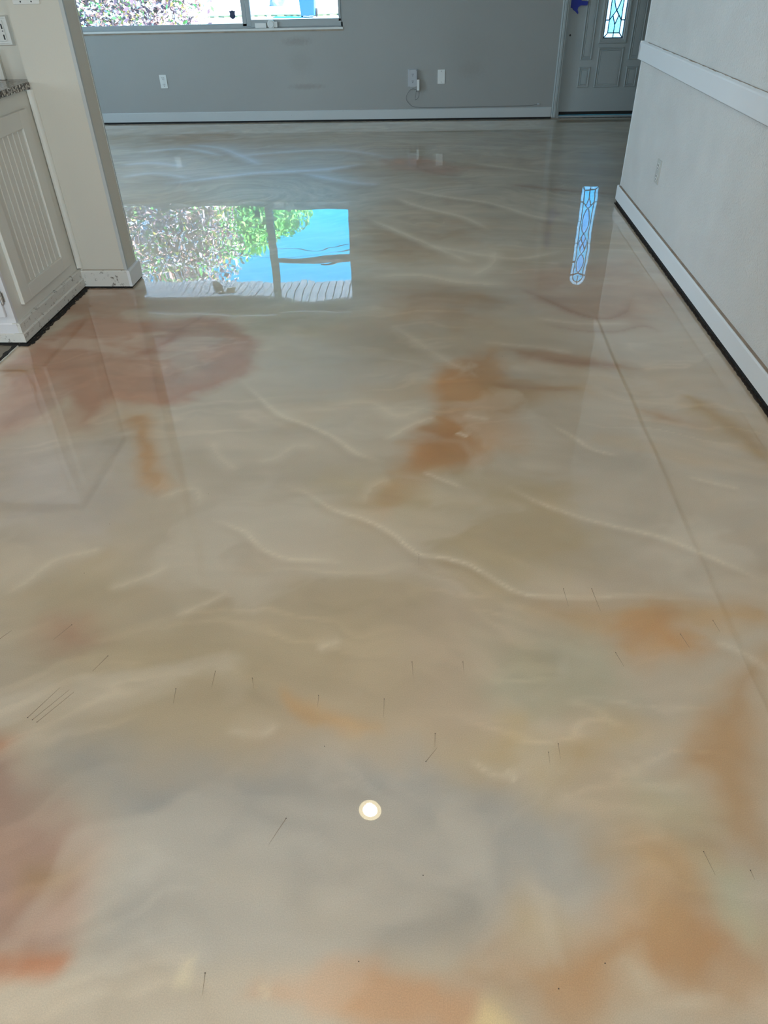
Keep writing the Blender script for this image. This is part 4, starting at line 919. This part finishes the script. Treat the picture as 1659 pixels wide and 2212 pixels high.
stems(shb, [([(-5.6, 13.2, GZ), (-5.5, 13.2, .6), (-5.0, 13.1, 1.5), (-4.6, 13.1, 2.6)], (.06, .02)), ([(-5.6, 13.2, GZ), (-5.8, 13.3, .8), (-6.2, 13.2, 2.6)], (.05, .02)), ([(-4.3, 13.0, GZ), (-4.2, 13.0, .8), (-3.9, 13.0, 2.2)], (.045, .012)), ([(-6.9, 13.0, GZ), (-6.9, 13.1, 1.0), (-6.7, 13.2, 2.8)], (.05, .02))], 'stem')
foliage('foliage', [(-6.9, 13.2, 2.4, 1.3, 1.0, 1.9), (-5.4, 13.2, 2.3, 1.3, 1.0, 2.0), (-4.35, 13.1, 1.6, 1.0, .8, 1.5), (-4.2, 13.1, 2.8, .85, .8, .9), (-5.8, 13.2, .8, 2.3, .9, 1.0), (-8.3, 13.3, 1.8, 1.2, 1, 1.8), (-3.75, 13.0, 1.1, .45, .5, .8)], 60000, .042,
        [(LP, .24), (LW, .28), (LY, .08), (LG, .10), (LB, .30)], 4, shb)
tag(shb, 'large pink and pale leaved shrub filling the left of the window view', 'shrub')
tr = empty('green_tree', (-9.0, 25, GZ))
stems(tr, [([(-9.0, 25, GZ), (-8.9, 25, 2.0), (-8.2, 25, 3.6), (-6.9, 25, 5.0)], (.22, .07)), ([(-8.5, 25, 3.2), (-8.8, 25, 4.6), (-9.2, 25, 6.0)], (.10, .04))])
foliage('foliage', [(-7.0, 25, 5.6, 2.2, 1.6, 1.3), (-5.2, 25, 5.2, 1.3, 1.1, 1.0), (-4.4, 25, 4.6, .9, .9, .7), (-8.8, 25, 6.0, 2.0, 1.6, 1.6)], 26000, .09, [(LG, .40), (LL, .42), (LD, .18)], 8, tr)
tag(tr, 'bright green leafy tree mirrored behind the shrub, beyond the window', 'tree')
# bare limb crossing the right light from a tree beside the house
bt = empty('bare_tree', (1.6, 11.2, GZ))
stems(bt, [([(1.6, 11.2, GZ), (1.55, 11.2, 1.2), (1.45, 11.2, 2.0), (1.3, 11.2, 3.4)], (.16, .10))])
z_ = lambda zz: (zz + EYE) * 11.2 / YF - EYE
stems(bt, [([(1.47, 11.2, 2.1), (.3, 11.2, 2.22), (-.6, 11.2, z_(1.50)), (-1.25, 11.2, z_(1.495)), (-1.55, 11.2, z_(1.525)), (-1.9, 11.2, z_(1.535)), (-2.36, 11.2, z_(1.515))], (.052, .040)), ([(-1.30, 11.2, z_(1.50)), (-1.42, 11.2, z_(1.54)), (-1.55, 11.2, z_(1.585)), (-1.68, 11.2, z_(1.58))], (.030, .014))], 'branch')
tag(bt, 'grey bare tree limb crossing the sky outside the right window light', 'tree')
# overhead lines
for yw, zz, s_, lab in ((29, 1.38, -.03, 'lower thin overhead wire in the sky beyond the window'), (31.5, 1.48, -.06, 'upper thin overhead wire in the sky beyond the window')):
    k = yw / YF; m = MB(); m.tube([(-20 + i * 2.5, yw, (zz + EYE) * k - EYE + s_ * k * ((-20 + i * 2.5) / k + 1.9)) for i in range(16)], .012, 5)
    tag(m.build('overhead_wire', M['wire']), lab, 'wire')
# wheeled bin far off on the paving
bx_, by_ = -4.22, 29.4
bn = empty('wheeled_bin', (bx_, by_, GZ))
m = MB(); S_ = [(-.27, -.27), (.27, -.27), (.27, .27), (-.27, .27)]
lo = [m.bm.verts.new((bx_ + a * .82, by_ + b_ * .82, GZ + .06)) for a, b_ in S_]; hi = [m.bm.verts.new((bx_ + a * 1.08, by_ + b_ * 1.08, GZ + .98)) for a, b_ in S_]
m.bm.faces.new(lo[::-1]); m.bm.faces.new(hi)
for i in range(4): m.bm.faces.new((lo[i], lo[(i + 1) % 4], hi[(i + 1) % 4], hi[i]))
m.build('bin_body', M['bin'], bn)
m = MB(); m.box(bx_ - .31, bx_ + .31, by_ - .33, by_ + .33, GZ + .98, GZ + 1.04, .02); m.build('lid', M['bin'], bn)
for s in (-1, 1):
    MB().cyl((bx_ + s * .23, by_ + .27, GZ + .12), (s, 0, 0), .12, .05, 20).build('wheel', M['rubber'], bn)
tag(bn, 'blue wheeled bin standing far off on the bright paving', 'bin')
o = ragged(lambda t: ((-8 + t * 7, 30.4 + t * .9 * math.sin(t * 9) * .3), (0, 1)), 60, (.05, .35), (.05, .5), GZ, GZ + .04).build('grass_strip', M['grass']); o['kind'] = 'stuff'
tag(o, 'thin strip of grass along the far edge of the paving', 'grass')
# low rock beside the bin
m = MB(); bmesh.ops.create_icosphere(m.bm, subdivisions=3, radius=.5, matrix=Matrix.Translation((-6.35, 37, GZ)) @ Matrix.Diagonal((1.2, .9, .75, 1)))
for v in m.bm.verts: v.co.z = max(v.co.z, GZ) + (.08 * math.sin(v.co.x * 9) if v.co.z > GZ else 0)
tag(m.build('boulder', M['rock'], None), 'low grey boulder far out on the paving, left of the bin', 'rock')
